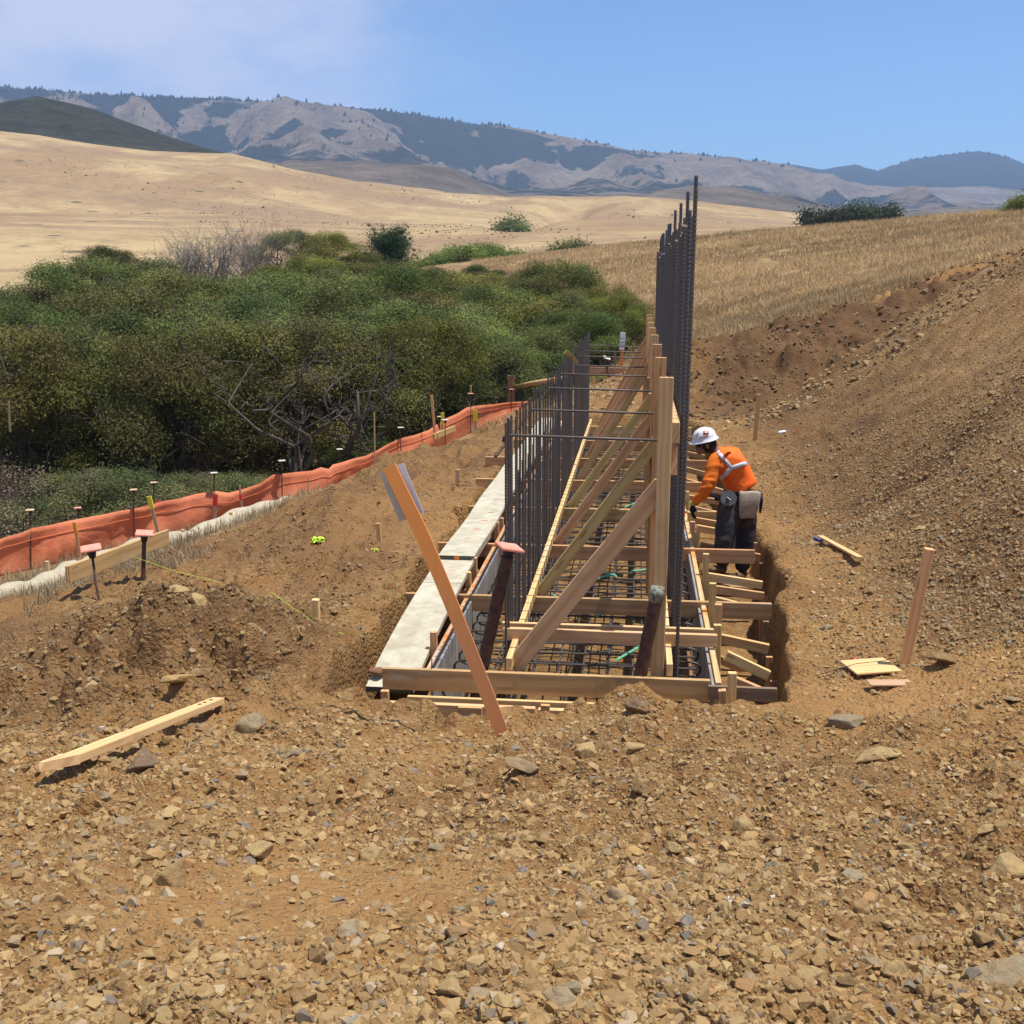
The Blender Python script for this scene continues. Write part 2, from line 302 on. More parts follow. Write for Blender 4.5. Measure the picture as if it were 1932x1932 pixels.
DIRT_A = (.345, .176, .058); DIRT_B = (.235, .118, .043); DIRT_C = (.42, .258, .105)
def ground_material():
    m, nt, b = newmat('ground'); g = NG(nt)
    geo = g.n('ShaderNodeNewGeometry'); P = geo.outputs['Position']
    # dirt
    n1 = g.noise(P, .7, 5, .6); n2 = g.noise(P, 6, 6, .65); n3 = g.noise(P, 40, 4, .6)
    col = g.mix(g.rng(n1, .35, .65), DIRT_B, DIRT_A)
    col = g.mix(g.rng(n2, .45, .75), col, DIRT_C)
    v = g.vor(P, 22, 'F1', 'Color'); sv = g.n('ShaderNodeSeparateColor'); g.l(v, sv.inputs[0])
    col = g.mix(g.math('MULTIPLY', g.rng(sv.outputs[0], .3, .95), .45), col, (.37, .255, .115))
    col = g.mix(g.math('MULTIPLY', g.rng(n3, .3, .7), .35), col, (.20, .115, .055))
    col = g.mix(g.math('MULTIPLY', g.attr('smoothdirt'), .75), col, g.mix(n2, (.39, .205, .070), (.45, .26, .105)))
    strk = g.math('MULTIPLY', g.rng(g.noise(g.map(P, (.35, 3.2, .35)), 1., 6, .7), .40, .68), g.attr('streak')); col = g.mix(g.math('MULTIPLY', strk, .55), col, (.50, .345, .17))
    strk2 = g.math('MULTIPLY', g.rng(g.noise(g.map(P, (.5, 4.5, .5), (0, 0, 0), (7, 3, 0)), 1., 6, .7), .50, .72), g.attr('streak')); col = g.mix(g.math('MULTIPLY', strk2, .6), col, (.165, .105, .05))
    col = g.mix(g.math('MULTIPLY', g.attr('darkdirt_shade'), .95), col, g.mix(n2, (.105, .054, .028), (.185, .105, .050)))
    # dry grass field
    tex = g.map(P, (1, 1, .3)); g1 = g.noise(tex, .10, 6, .6); g2 = g.noise(tex, 1.6, 6, .7); g3 = g.noise(g.map(P, (1, .35, 1)), .02, 5, .6)
    cam_w = g.attr('farfield')
    gr = g.mix(g.rng(g1, .35, .68), (.36, .24, .11), (.47, .335, .16))
    gr = g.mix(g.rng(g2, .35, .75), (.27, .165, .08), gr)
    farcol = g.mix(g.rng(g3, .42, .56), (.25, .160, .082), (.42, .31, .152))
    st_ = g.noise(g.map(P, (.25, 1, 1), (0, 0, -.25)), .045, 7, .65); farcol = g.mix(g.math('MULTIPLY', g.rng(st_, .40, .62), .45), farcol, (.30, .20, .105))
    farcol = g.mix(g.math('MULTIPLY', g.rng(g.noise(g.map(P, (.6, 1.6, 1), (0, 0, .5)), .010, 9, .72), .49, .58), .85), farcol, (.225, .145, .09))
    farcol = g.mix(g.math('MULTIPLY', g.rng(g.noise(P, .3, 4, .7), .35, .7), .35), farcol, (.40, .29, .15))
    farcol = g.mix(g.math('MULTIPLY', g.rng(g.noise(P, .10, 9, .9), .45, .60), .7), farcol, (.235, .155, .085))
    spots = g.rng(g.vor(P, .075), .17, .08); sgate = g.rng(g.noise(P, .011, 3), .42, .55)
    farcol = g.mix(g.math('MULTIPLY', spots, sgate), farcol, (.10, .09, .05))
    gr = g.mix(cam_w, gr, farcol)
    col = g.mix(g.attr('grass'), col, gr)
    # scrub on the knob
    s1 = g.noise(P, .09, 8, .75)
    scrub = g.mix(g.rng(s1, .38, .62), (.055, .060, .038), (.105, .10, .062))
    edge = g.math('ADD', g.attr('scrub'), g.math('MULTIPLY', g.math('SUBTRACT', g.noise(P, .03, 5, .6), .5), .5))
    col = g.mix(g.rng(edge, .47, .53), col, scrub)
    # mountain: tan grass spurs and oak woods, their gully pattern doubling as painted relief shade
    f1 = g.math('ADD', g.math('MULTIPLY', g.noise(P, .0040, 9, .62, .8), .32), g.math('MULTIPLY', g.noise(P, .0125, 8, .68, .8), .68)); fst = g.math('ADD', f1, g.math('MULTIPLY', g.math('SUBTRACT', g.attr('woods_shade'), .5), .55))
    fst = g.math('ADD', fst, g.math('MULTIPLY', g.math('SUBTRACT', g.noise(P, .028, 8, .8), .5), .62))
    mcol = g.mix(g.rng(g.noise(P, .012, 8, .7), .38, .62), (.35, .26, .175), (.56, .43, .29))
    wood = g.mix(g.noise(P, .06, 6, .8), (.030, .045, .030), (.085, .10, .060))
    mcol = g.mix(g.rng(fst, .44, .56), mcol, wood)
    col = g.mix(g.attr('mountain'), col, mcol)
    g.l(col, b.inputs['Base Color']); b.inputs['Roughness'].default_value = .95; b.inputs['Specular IOR Level'].default_value = .1
    near = g.math('SUBTRACT', 1., g.attr('farfield'))
    hb = g.math('ADD', g.math('MULTIPLY', g.noise(P, 14, 8, .7), 1.), g.math('MULTIPLY', g.vor(P, 34), -.6))
    hb = g.math('ADD', hb, g.math('MULTIPLY', g.vor(P, 90), -.25)); hb = g.math('MULTIPLY', hb, near)
    nb = g.bump(hb, .045, .9)
    hf = g.math('ADD', g.math('MULTIPLY', g.noise(P, .03, 8, .75), g.attr('mountain')), g.math('MULTIPLY', g.noise(P, .08, 7, .75), g.math('MULTIPLY', g.attr('scrub'), .25)))
    nb = g.bump(hf, 75., 1., nb)
    g.l(nb, b.inputs['Normal'])
    return m

def build_ground():
    h0 = -YAW      # heading azimuth
    fine = np.radians(np.arange(-27.5, 27.51, .11))
    out_ = [math.radians(27.5)]; st = math.radians(.25)
    while out_[-1]+st < math.pi: out_.append(out_[-1]+st); st = min(st*1.25, .12)
    out_ = np.array(out_[1:]); az = np.concatenate([-out_[::-1], fine, out_]) + h0
    rr = [1.1]
    while rr[-1] < 6400:
        r = rr[-1]; k = .0036 if r < 30 else (.006 if r < 80 else (.012 if r < 500 else .009))
        rr.append(r*(1+k))
    rr = np.array(rr); na = len(az); nr = len(rr)
    A, R_ = np.meshgrid(az, rr); x = (R_*np.sin(A)).ravel(); y = (R_*np.cos(A)).ravel()
    z = ground_h(x, y)
    r = np.hypot(x, y); azf = np.arctan2(x, y)
    V = np.c_[x, y, z]
    V = np.vstack([V, [[0, 0, float(ground_h([0.], [0.])[0])]]])
    i = np.arange(nr-1)[:, None]*na; j = np.arange(na)[None]
    a = (i+j); bq = i+(j+1) % na
    Fq = np.stack([a, bq, bq+na, a+na], -1).reshape(-1, 4)[:, ::-1]
    c = len(V)-1; j = np.arange(na); tr = np.c_[np.full(na, c), (j+1) % na, j]
    me = mesh_np('ground', V, Fq, tr[:, ::-1][:, [0, 1, 2]])
    ins = inside_poly(x, y, DIRT)*1.
    gz = 1-ins
    # ragged edge between soil and grass
    e = fbm(x*1.3, y*1.3, 71, 4)*.9
    ins2 = inside_poly(x+e, y+e*.8, DIRT)*1.; gz = 1-np.where(r < 60, ins2, ins)
    def push(n, v): attr(me, n, np.r_[v, 0])
    push('grass', gz); push('smoothdirt', smooth_mask(x, y)*ins)
    dk = sstep(21.8, 23.3, y)*(1-sstep(28.9, 29.6, y))*sstep(.6, 2.0, x)*ins*(.82+.18*sstep(-.2, .3, fbm(x*.8, y*.8, 72, 3)))*1.05  # cut bank: moist dark soil plus the face's shade, put into the colour
    push('darkdirt_shade', np.clip(dk + (.26+.38*(1-sstep(.5, 1.5, z)))*sstep(1.7, 2.6, x)*(y > 7.3)*(y < 23)*ins + (.18+.30*sstep(-.2, .3, fbm(x*.5, y*.5, 74, 3)))*sstep(-2.0, -2.6, x)*(y > 7)*ins + .35*sstep(.05, .5, fbm(x*.9+4, y*.9, 73, 4))*(r < 60) + .5*np.exp(-(((x+3.6)/1.0)**2+((y-6.6)/.8)**2)), 0, 1))
    push('streak', sstep(2.4, 3.4, x)*(y > 9)*(y < 24)*ins*(r < 60))
    push('farfield', sstep(80, 130, r))
    px = np.interp(azf, col_az, cols)
    sb = np.interp(px, [-400, 0, 100, 300, 380, 450, 480], [600, 600, 606, 612, 608, 606, 690])
    push('scrub', np.clip(.5+(r-sb)/60., 0, 1)*(1-sstep(900, 1000, r))*(px < 520))
    push('mountain', sstep(930, 1000, r))
    rise = sstep(2050, 2650, r)
    rg_ = ridged(azf*8+r/2600, r/1100., 21, 4)*.12+ridged(x/210, y/210, 31, 5)*.48+ridged(x/95, y/95, 33, 4)*.40
    fo = .49 + (.63-rg_)*4.6*sstep(1900, 2200, r)*(1-sstep(2900, 3100, r)) + .36*sstep(2480, 2640, r)*(1-sstep(760, 1120, px)) + .18*sstep(1500, 1900, r)*(1-sstep(2000, 2250, r)) + .6*sstep(3000, 3300, r)  # woods gathered in gullies, also painting the relief shade of the folds
    fo = fo - .42*sstep(960, 1250, px)*sstep(2050, 2300, r)*(1-sstep(3000, 3200, r)) - .10
    fo = fo - .15*sstep(980, 1150, r)*(1-sstep(1150, 1350, r)) + .0*rise
    push('woods_shade', fo)
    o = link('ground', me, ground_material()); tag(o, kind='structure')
    return o
build_ground()
_gc = {}
def gh(x, y, detail=True, carve=True): return float(ground_h([x], [y], detail, carve)[0])
print('ground done')
#--PART2--
# ------------------------------------------------------------------ wood, steel, cloth, plastic
def wood(name, ca, cb, knots=.5, rough=.8, stain=0.):
    ca = (min(.9, ca[0]*1.06), ca[1]*.965, ca[2]*.86); cb = (cb[0]*1.06, cb[1]*.965, cb[2]*.86)
    m, nt, b = newmat(name); g = NG(nt)
    P = g.coord('Object'); oi = g.n('ShaderNodeObjectInfo'); rnd = oi.outputs['Random']
    vm = g.n('ShaderNodeVectorMath', operation='ADD'); g.l(P, vm.inputs[0]); cmb = g.n('ShaderNodeCombineXYZ'); g.l(g.math('MULTIPLY', rnd, 37.), cmb.inputs[0]); g.l(g.math('MULTIPLY', rnd, 11.), cmb.inputs[1]); g.l(g.math('MULTIPLY', rnd, 5.), cmb.inputs[2]); g.l(cmb.outputs[0], vm.inputs[1])
    Q = vm.outputs[0]
    w_ = g.n('ShaderNodeTexWave', wave_type='RINGS', rings_direction='X'); w_.inputs['Scale'].default_value = 9.; w_.inputs['Distortion'].default_value = 5.; w_.inputs['Detail'].default_value = 3; w_.inputs['Detail Scale'].default_value = .7
    g.l(g.map(Q, (.22, 1, 1)), w_.inputs['Vector'])
    fine = g.noise(g.map(Q, (2, 60, 60)), 1., 5, .7); big = g.noise(g.map(Q, (1.2, 5, 5)), 1., 3)
    col = g.mix(g.rng(w_.outputs['Fac'], .2, .95), ca, cb)
    col = g.mix(g.math('MULTIPLY', fine, .4), col, tuple(.72*v for v in cb))
    col = g.mix(g.math('MULTIPLY', g.rng(big, .45, .75), .35), col, tuple(min(1, 1.15*v) for v in ca))
    kn = g.vor(g.map(Q, (1.1, 6, 6)), 1.9); kf = g.math('MULTIPLY', g.rng(kn, .16, .10), knots)
    col = g.mix(kf, col, (.17, .07, .025))
    # dirt smears, a property of the board
    dn = g.noise(Q, 3.2, 6, .65); col = g.mix(g.math('MULTIPLY', g.rng(dn, .52, .72), .34+stain), col, (.20, .12, .06))
    en = g.noise(g.map(Q, (.7, 3, 3), (0, 0, 0), (3, 9, 2)), 2.2, 7, .7); col = g.mix(g.math('MULTIPLY', g.rng(en, .56, .66), .45), col, (.52, .48, .40))
    hv = g.n('ShaderNodeHueSaturation'); g.l(col, hv.inputs['Color']); g.l(g.rng(rnd, 0, 1, .84, 1.12, False), hv.inputs['Value']); g.l(g.rng(g.math('FRACT', g.math('MULTIPLY', rnd, 7.3)), 0, 1, .488, .512, False), hv.inputs['Hue'])
    g.l(hv.outputs[0], b.inputs['Base Color']); b.inputs['Roughness'].default_value = rough
    g.l(g.bump(fine, .002, .6), b.inputs['Normal']); return m
W_PINE = wood('pine_wood', (.74, .54, .29), (.63, .42, .20))
W_FIR = wood('fir_wood', (.70, .455, .235), (.58, .345, .155))
W_YEL = wood('yellow_wood', (.60, .45, .21), (.49, .34, .14))
W_OLD = wood('stained_wood', (.50, .32, .17), (.38, .235, .12), .35, .85, .25)
W_GREY = wood('weathered_wood', (.30, .225, .15), (.20, .15, .10), .2, .9, .2)
W_LATH = wood('lath_wood', (.58, .42, .27), (.50, .34, .20), .0)
def plain(name, col, rough=.7, var=.25, sc_=12., bumpd=0., spec=.25, metal=0., col2=None, dirt=.0):
    m, nt, b = newmat(name); g = NG(nt); P = g.coord('Object')
    n = g.noise(P, sc_, 5, .6); c2 = col2 or tuple(v*(1-var) for v in col)
    c = g.mix(g.rng(n, .35, .65), col, c2)
    if dirt: c = g.mix(g.math('MULTIPLY', g.rng(g.noise(P, 5., 5, .7), .45, .7), dirt), c, (.25, .15, .08))
    g.l(c, b.inputs['Base Color']); b.inputs['Roughness'].default_value = rough; b.inputs['Specular IOR Level'].default_value = spec; b.inputs['Metallic'].default_value = metal
    if bumpd: g.l(g.bump(g.noise(P, sc_*2.5, 5, .65), bumpd, 1.), b.inputs['Normal'])
    return m
def painted(name, col, base, thr=(.42, .60), sc_=3.):
    m, nt, b = newmat(name); g = NG(nt); P = g.coord('Object')
    n = g.noise(g.map(P, (1, 8, 8)), sc_, 6, .7); w_ = g.noise(g.map(P, (2, 60, 60)), 1., 4, .7)
    c = g.mix(g.rng(n, *thr), col, base); c = g.mix(g.math('MULTIPLY', w_, .35), c, tuple(.7*v for v in base))
    g.l(c, b.inputs['Base Color']); g.l(g.bump(w_, .001, .5), b.inputs['Normal']); return m
M_REBAR = plain('dark_rebar_steel', (.078, .076, .074), .55, .3, 25., 0., .45, .25, (.125, .088, .06))
M_REBARB = plain('blued_rebar_steel', (.068, .078, .092), .55, .3, 20., 0., .45, .25, (.095, .085, .075))
M_RUSTBAR = plain('rusty_rebar_steel', (.13, .072, .042), .7, .4, 18., 0., .3, .1, (.07, .05, .04))
M_RUST = plain('rusted_steel', (.085, .042, .028), .8, .3, 22., .002, .35, .2, (.14, .075, .05))
M_GREENBAR = plain('green_coated_steel', (.10, .36, .20), .55, .3, 30., 0., .4, 0., (.16, .45, .27))
M_SHEET = plain('galvanised_grey_board', (.27, .255, .235), .7, .3, 3.5, .001, .3, 0., (.19, .175, .16), .3)
M_PLANK = plain('cement_splashed_plank', (.52, .48, .36), .85, .12, 6., .002, .2, 0., (.43, .385, .275), .35)
M_PLANKEND = plain('plank_end', (.10, .11, .095), .85, .3, 10.)
M_ORANGE = painted('orange_paint_on_wood', (.86, .27, .06), (.72, .26, .10), (.48, .7))
M_ORANGEMARK = plain('orange_spray_paint', (.85, .22, .04), .7, .2, 30.)
M_WHITE = plain('white_card', (.80, .80, .78), .7, .06, 5.)
M_CAP = plain('orange_cap_plastic', (.80, .26, .17), .6, .2, 9., 0., .4, 0., (.72, .34, .25), .2)
M_CAPY = plain('faded_cap_plastic', (.66, .42, .20), .6, .2, 9., 0., .4, 0., (.60, .45, .30), .2)
M_CAPW = plain('pale_cap_plastic', (.66, .58, .50), .6, .15, 9., 0., .4)
M_BLACK = plain('black_plastic', (.018, .018, .02), .5, .2, 10., 0., .5)
M_YELLOW = plain('yellow_flagging', (.80, .66, .04), .6, .1, 9.)
M_RED = plain('red_flagging', (.80, .06, .04), .6, .1, 9.)
M_LIME = plain('lime_flagging', (.62, .86, .06), .6, .15, 9.)
M_PINK = plain('pink_flagging', (.86, .16, .22), .6, .15, 9.)
M_BLUE = plain('blue_plastic', (.03, .11, .42), .6, .2, 9.)
M_WIRE = plain('tie_wire', (.05, .04, .035), .6, .2, 9., 0., .4, .4)
M_STRAW = plain('straw_netting', (.50, .44, .32), .9, .25, 30., .006, .1, 0., (.40, .34, .23), .25)

def sprayed(m, scx, lo, hi):
    # real spray-paint blotches along a board
    nt = m.node_tree; g = NG(nt); b = nt.nodes['Principled BSDF']; src = b.inputs['Base Color'].links[0].from_socket
    W3 = g.n('ShaderNodeNewGeometry').outputs['Position']; f = g.rng(g.noise(g.map(W3, scx), 1., 4, .6), lo, hi)
    f = g.math('MULTIPLY', f, .8); g.l(g.mix(f, src, (.85, .25, .06)), b.inputs['Base Color'])
W_RAIL = wood('sprayed_pine_rail', (.66, .47, .27), (.56, .36, .18)); sprayed(W_RAIL, (3, 2.2, 6), .58, .64)
M_SHEETO = plain('grey_form_sheet', (.33, .315, .29), .7, .3, 3.5, .001, .3, 0., (.23, .215, .195), .3); sprayed(M_SHEETO, (1, 3.2, 1.2), .62, .68)
# ------------------------------------------------------------------ board / bar builders
def box_me(name, L_, W_, H_, bev=.003, nx=1):
    bm = bmesh.new(); bmesh.ops.create_cube(bm, size=1)
    bmesh.ops.scale(bm, vec=(L_, W_, H_), verts=bm.verts)
    if bev: bmesh.ops.bevel(bm, geom=list(bm.edges), offset=bev, segments=1, affect='EDGES')
    me = bpy.data.meshes.new(name); bm.to_mesh(me); bm.free(); return me
def orient(d, up):
    d = Vector(d).normalized(); up = Vector(up); y = up.cross(d)
    if y.length < 1e-4: y = Vector((0, 1, 0)).cross(d)
    y.normalize(); z = d.cross(y); return Matrix((d, y, z)).transposed().to_quaternion()
def board(name, a, b_, w_, h_, mat, parent=None, up=(0, 0, 1), bev=.003):
    """board from a to b: centre line, width w_ across, height h_ along up"""
    a = Vector(a); b_ = Vector(b_); L_ = (b_-a).length
    return link(name, box_me(name, L_, w_, h_, bev), mat, parent, (a+b_)/2, orient(b_-a, up))
def bar_me(name, L_, rad, rib=.014, seg=7):
    """deformed bar along +X from 0 to L_"""
    if rib:
        n = int(L_/rib*2); xs = np.linspace(0, L_, n+1); rr = np.where(np.arange(n+1) % 2 == 0, rad*1.18, rad*.86)
        sh = np.where(np.arange(n+1) % 2 == 0, 1, 0)
    else: n = 1; xs = np.array([0, L_]); rr = np.array([rad, rad]); sh = np.array([0, 0])
    t = np.arange(seg)*2*math.pi/seg
    X = np.repeat(xs, seg) + np.tile(np.sin(t)*rad*.8, n+1)*np.repeat(sh, seg); Y = np.outer(rr, np.cos(t)).ravel(); Z = np.outer(rr, np.sin(t)).ravel()
    V = np.c_[X, Y, Z]; i = np.arange(n)[:, None]*seg; j = np.arange(seg)[None]
    Fq = np.stack([i+j, i+(j+1) % seg, i+(j+1) % seg+seg, i+j+seg], -1).reshape(-1, 4)[:, ::-1]
    caps = [[k for k in range(seg)], [n*seg+k for k in range(seg)]]
    tr = [[0, k, k+1] for k in range(1, seg-1)]+[[n*seg, n*seg+k+1, n*seg+k] for k in range(1, seg-1)]
    return mesh_np(name, V, Fq, tr, smooth=False)
def tube_me(name, pts, rad, seg=7, closed=False):
    """tube along a polyline, radius scalar or per point"""
    P = [Vector(p) for p in pts]; n = len(P); R = [rad]*n if not hasattr(rad, '__len__') else rad
    V = []; prev = None
    for i in range(n):
        d = (P[min(i+1, n-1)]-P[max(i-1, 0)]).normalized()
        if prev is None: u = d.orthogonal().normalized()
        else: u = (prev-d*prev.dot(d)).normalized()
        prev = u; v = d.cross(u)
        for k in range(seg):
            t = 2*math.pi*k/seg; V.append(P[i]+(u*math.cos(t)+v*math.sin(t))*R[i])
    Fq = [[i*seg+k, i*seg+(k+1) % seg, (i+1)*seg+(k+1) % seg, (i+1)*seg+k] for i in range(n-1) for k in range(seg)]
    tr = [[0, k+1, k] for k in range(1, seg-1)]+[[(n-1)*seg, (n-1)*seg+k, (n-1)*seg+k+1] for k in range(1, seg-1)]
    return mesh_np(name, np.array([tuple(v) for v in V]), Fq, tr)
def tube(name, pts, rad, mat, parent=None, seg=7):
    c = Vector(pts[0]); me = tube_me(name, [Vector(p)-c for p in pts], rad, seg); return link(name, me, mat, parent, c)
def bar(name, a, b_, rad, mat, parent=None, rib=.014, seg=7):
    a = Vector(a); b_ = Vector(b_); return link(name, bar_me(name, (b_-a).length, rad, rib, seg), mat, parent, a, orient(b_-a, (0, 0, 1)))
def dup(o, loc, rot=None, parent=None, name=None):
    c = o.copy(); COL.objects.link(c)
    if parent is not None: c.parent = parent
    c.location = Vector(loc)-off(c.parent)
    if rot is not None: c.rotation_mode = 'QUATERNION'; c.rotation_quaternion = rot
    return c
def multi(name, items, mat, parent=None, loc=(0, 0, 0)):
    """several boxes joined into one mesh: items = (centre, size, euler)"""
    bm = bmesh.new(); c0 = Vector(loc)
    for c, s, e in items:
        r = bmesh.ops.create_cube(bm, size=1); M = Matrix.Translation(Vector(c)-c0) @ Euler(e).to_matrix().to_4x4() @ Matrix.Diagonal((*s, 1))
        bmesh.ops.transform(bm, matrix=M, verts=r['verts'])
    me = bpy.data.meshes.new(name); bm.to_mesh(me); bm.free(); return link(name, me, mat, parent, loc)

# ------------------------------------------------------------------ footing form
BY = [7.2+1.87*i for i in range(8)]
form = empty('footing_form', (-.4, 7.2, -.75), 'long open timber footing form in the trench, with cross beams, stakes and kickers', 'formwork')
xl, xr = -1.345, .555
# side boards: grey faced sheets with a timber cap rail; sections butt end to end
for sx, x, nm in ((-1, xl, 0), (1, xr, 1)):
    for k, (y0, y1) in enumerate(((7.225, 11.9), (11.905, 16.6), (16.605, 21.3))):
        board('form_panel', (x, y0, -.40), (x, y1, -.40), .022, .70, M_SHEETO, form, bev=.002)
        cap = board('form_rail', (x+.033*sx, y0, -.075), (x+.033*sx, y1, -.075), .040, .095, W_RAIL, form)
        cap.location.z += .001*k
rr_ = random.Random(3)
_unused = '''for x, sx in ((xl, 1), (xr, -1)):
    items = []
    for i in range(22):
        y = 7.5+i*.62+rr_.uniform(-.1, .1)
        if rr_.random() < .85: items.append(((x+sx*.0125, y, -.10-rr_.random()*.22), (.002, .012+.02*rr_.random(), .05+.14*rr_.random()), (rr_.uniform(-.4, .4) if x < 0 else 1.5, 0, 0)))
        items.append(((x-sx*.033, y, -.0255), (.034, .015+.035*rr_.random(), .003), (0, 0, rr_.uniform(-.3, .3))))
    multi('spray_marks', items, M_ORANGEMARK, form, (x, 7.2, -.1))
'''
ends_l = [-1.68, -1.90, -2.02, -2.10, -2.10, -2.22, -2.0, -2.0]; ends_r = [.53, 1.14, 1.19, 1.12, 1.05, 1.05, 1.02, 1.0]
bm_ = [W_FIR, W_OLD, W_FIR, W_YEL, W_FIR, W_FIR, W_OLD, W_PINE]
for i, y in enumerate(BY):
    if i == 0: board('front_beam', (ends_l[0], y, -.075), (.53, y-.005, -.075), .038, .152, W_OLD, form)
    else: board('cross_beam', (ends_l[i], y+rr_.uniform(-.02, .02), -.068), (ends_r[i], y+rr_.uniform(-.02, .02), -.068), .040, .138, bm_[i], form)
board('beam_scab', (.515, 7.165-.012, -.07), (.96, 7.15, -.07), .030, .095, W_GREY, form)
board('end_board', (-1.62, 7.06, -.232), (-.62, 7.06, -.232), .045, .085, W_PINE, form)
board('end_board', (-.60, 7.06, -.24), (.50, 7.06, -.24), .045, .09, W_PINE, form)
board('end_board', (-1.5, 7.145, -.20), (.40, 7.145, -.20), .03, .05, W_PINE, form)
board('end_block', (-1.13, 7.015, -.235), (-.97, 7.015, -.235), .035, .10, W_FIR, form); board('end_block', (-.58, 7.015, -.22), (-.52, 7.015, -.22), .035, .14, W_FIR, form)
board('end_board', (.60, 6.86, -.24), (1.02, 6.84, -.25), .09, .038, W_PINE, form)
stk = [(-1.655, 7.17, -.14, W_FIR)]
for (x, y, zt, mt) in stk: board('stake', (x, y-.03, -.80), (x, y-.03, -.142), .055, .038, mt, form, up=(0, 1, 0))
Ls = [(-1.43, 7.78, .08), (-1.43, 9.5, .08), (-1.44, 9.95, .10), (-1.43, 11.55, .09), (-1.43, 11.95, .05), (-1.43, 13.3, .04), (-1.43, 15.2, .05), (-1.43, 17.2, .02), (-1.43, 19.2, .02)]
for k, (x, y, zt) in enumerate(Ls): board('stake', (x, y, -.82), (x, y, zt), .050, .040, [W_FIR, W_PINE, W_YEL][k % 3], form, up=(0, 1, 0))
Rs = [(.655, 7.02, .12), (.62, 7.92, .16), (.655, 8.35, .19), (.645, 8.88, .21), (.66, 10.04, .17), (.64, 11.22, .10), (.62, 11.75, .10), (.62, 12.35, .08), (.64, 13.6, .08), (.64, 14.9, .06), (.63, 16.3, .05), (.63, 17.7, .05), (.63, 19.3, .03)]
for k, (x, y, zt) in enumerate(Rs): board('stake', (x+.01, y, -.82), (x, y, zt), .055, .045, [W_PINE, W_YEL, W_FIR, W_YEL][k % 4], form, up=(0, 1, 0))
board('stake', (.66, 6.985, -.5), (.59, 6.965, .02), .05, .04, W_YEL, form, up=(0, 1, 0))
KY = [7.45, 7.95, 8.45, 9.35, 9.85, 10.35, 11.5, 12.2, 12.7, 13.4, 14.2, 15.2, 16.2, 17.1, 18.1, 19.1, 20.0]
for k, y in enumerate(KY):
    xe = float(trench_right(np.array(y)))-.10
    board('kicker', (.69, y, -.10+rr_.uniform(-.04, .04)), (xe, y+rr_.uniform(-.05, .03), -.19+rr_.uniform(-.04, .03)), .040, .075, [W_FIR, W_PINE][k % 2], form)
    board('wall_stake', (xe+.03, y+.03, -.80), (xe+.02+rr_.uniform(-.04, .04), y+.03, -.27+rr_.uniform(-.08, .05)), .05, .03, [W_GREY, W_OLD, W_FIR][k % 3], form, up=(0, 1, 0))
for k, y in enumerate((7.9, 9.7, 10.4, 12.2, 14.2, 16.0)):
    board('kicker', (-1.46, y, -.16), (-1.80, y, -.34), .04, .075, [W_OLD, W_FIR][k % 2], form)
for k, y in enumerate((8.1, 9.2, 10.6, 12.6)):
    board('kicker', (.70, y, -.52), (1.02, y+.03, -.66), .040, .07, W_OLD, form)

# ------------------------------------------------------------------ wall form frame: studs, braces, ledger, sills
frame = empty('wall_brace_frame', (-.25, 7.3, 0), 'row of upright timber studs with slanting braces over the footing form', 'timber frame')
sillL = board('sill_rail', (-.815, 7.22, .047), (-.81, 20.6, .047), .042, .088, W_PINE, frame)
board('sill_rail', (.262, 7.22, .047), (.262, 20.6, .047), .040, .088, W_PINE, frame)
wr = []
for i in range(60):
    y = 7.45+i*.22
    wr.append(((-.812, y, .0925), (.046, .004, .004), (0, 0, .12*(-1)**i))); wr.append(((-.789, y+.005, .045), (.004, .004, .09), (.15, 0, 0)))
multi('tie_wires', wr, M_WIRE, frame, (-.81, 7.4, .05))
board('spacer_board', (-.905, 7.66, .122), (.60, 7.66, .122), .040, .09, W_PINE, frame)
board('spacer_board', (-.93, 7.80, .135), (.585, 7.80, .135), .036, .060, W_PINE, frame)
um = [W_PINE, W_FIR, W_FIR, W_PINE, W_FIR, W_PINE, W_FIR, W_PINE]
for i, y in enumerate(BY):
    xx = .192; y_ = y+.105
    board('upright', (xx-.012, y_, -.55 if i == 0 else -.4), (xx, y_, 1.985), .089, .040, um[i], frame, up=(0, 1, 0))
    board('stud', (xx-.055, y_+.115, .0), (xx-.052, y_+.115, 1.2 if i < 2 else 1.5), .040, .085, [W_FIR, W_OLD][i % 2], frame, up=(0, 1, 0))
    # slanting brace from the left sill up to the stud
    za = 1.28 if i < 4 else 1.55
    board('brace', (-.80+.02*i, y_+.044, -.02), (.185, y_+.044, za+.04*math.sin(i)), .038, .125 if i == 0 else .095, [W_PINE, W_YEL, W_FIR, W_YEL, W_YEL, W_FIR, W_FIR, W_FIR][i], frame, up=(-1, 0, 1))
for k, (y0, y1) in enumerate(((7.62, 11.2), (11.21, 15.6), (15.61, 20.6))):
    board('ledger', (.268, y0, 1.585), (.268+.004*k, y1, 1.57), .058, .140, W_PINE, frame)
board('ledger_block', (.262, 7.66, 1.39), (.256, 8.1, 1.36), .052, .20, W_FIR, frame)
# nails standing in the beams
nl = []
for x, y, z in ((-.46, 7.2, .03), (-.49, 7.21, .035), (-.42, 7.19, .02), (-1.34, 7.2, .03), (.09, 7.2, .02)): nl.append(((x, y, z), (.006, .006, .09), (.05, .05, 0)))
multi('nails', nl, M_WIRE, frame, (-.46, 7.2, 0))

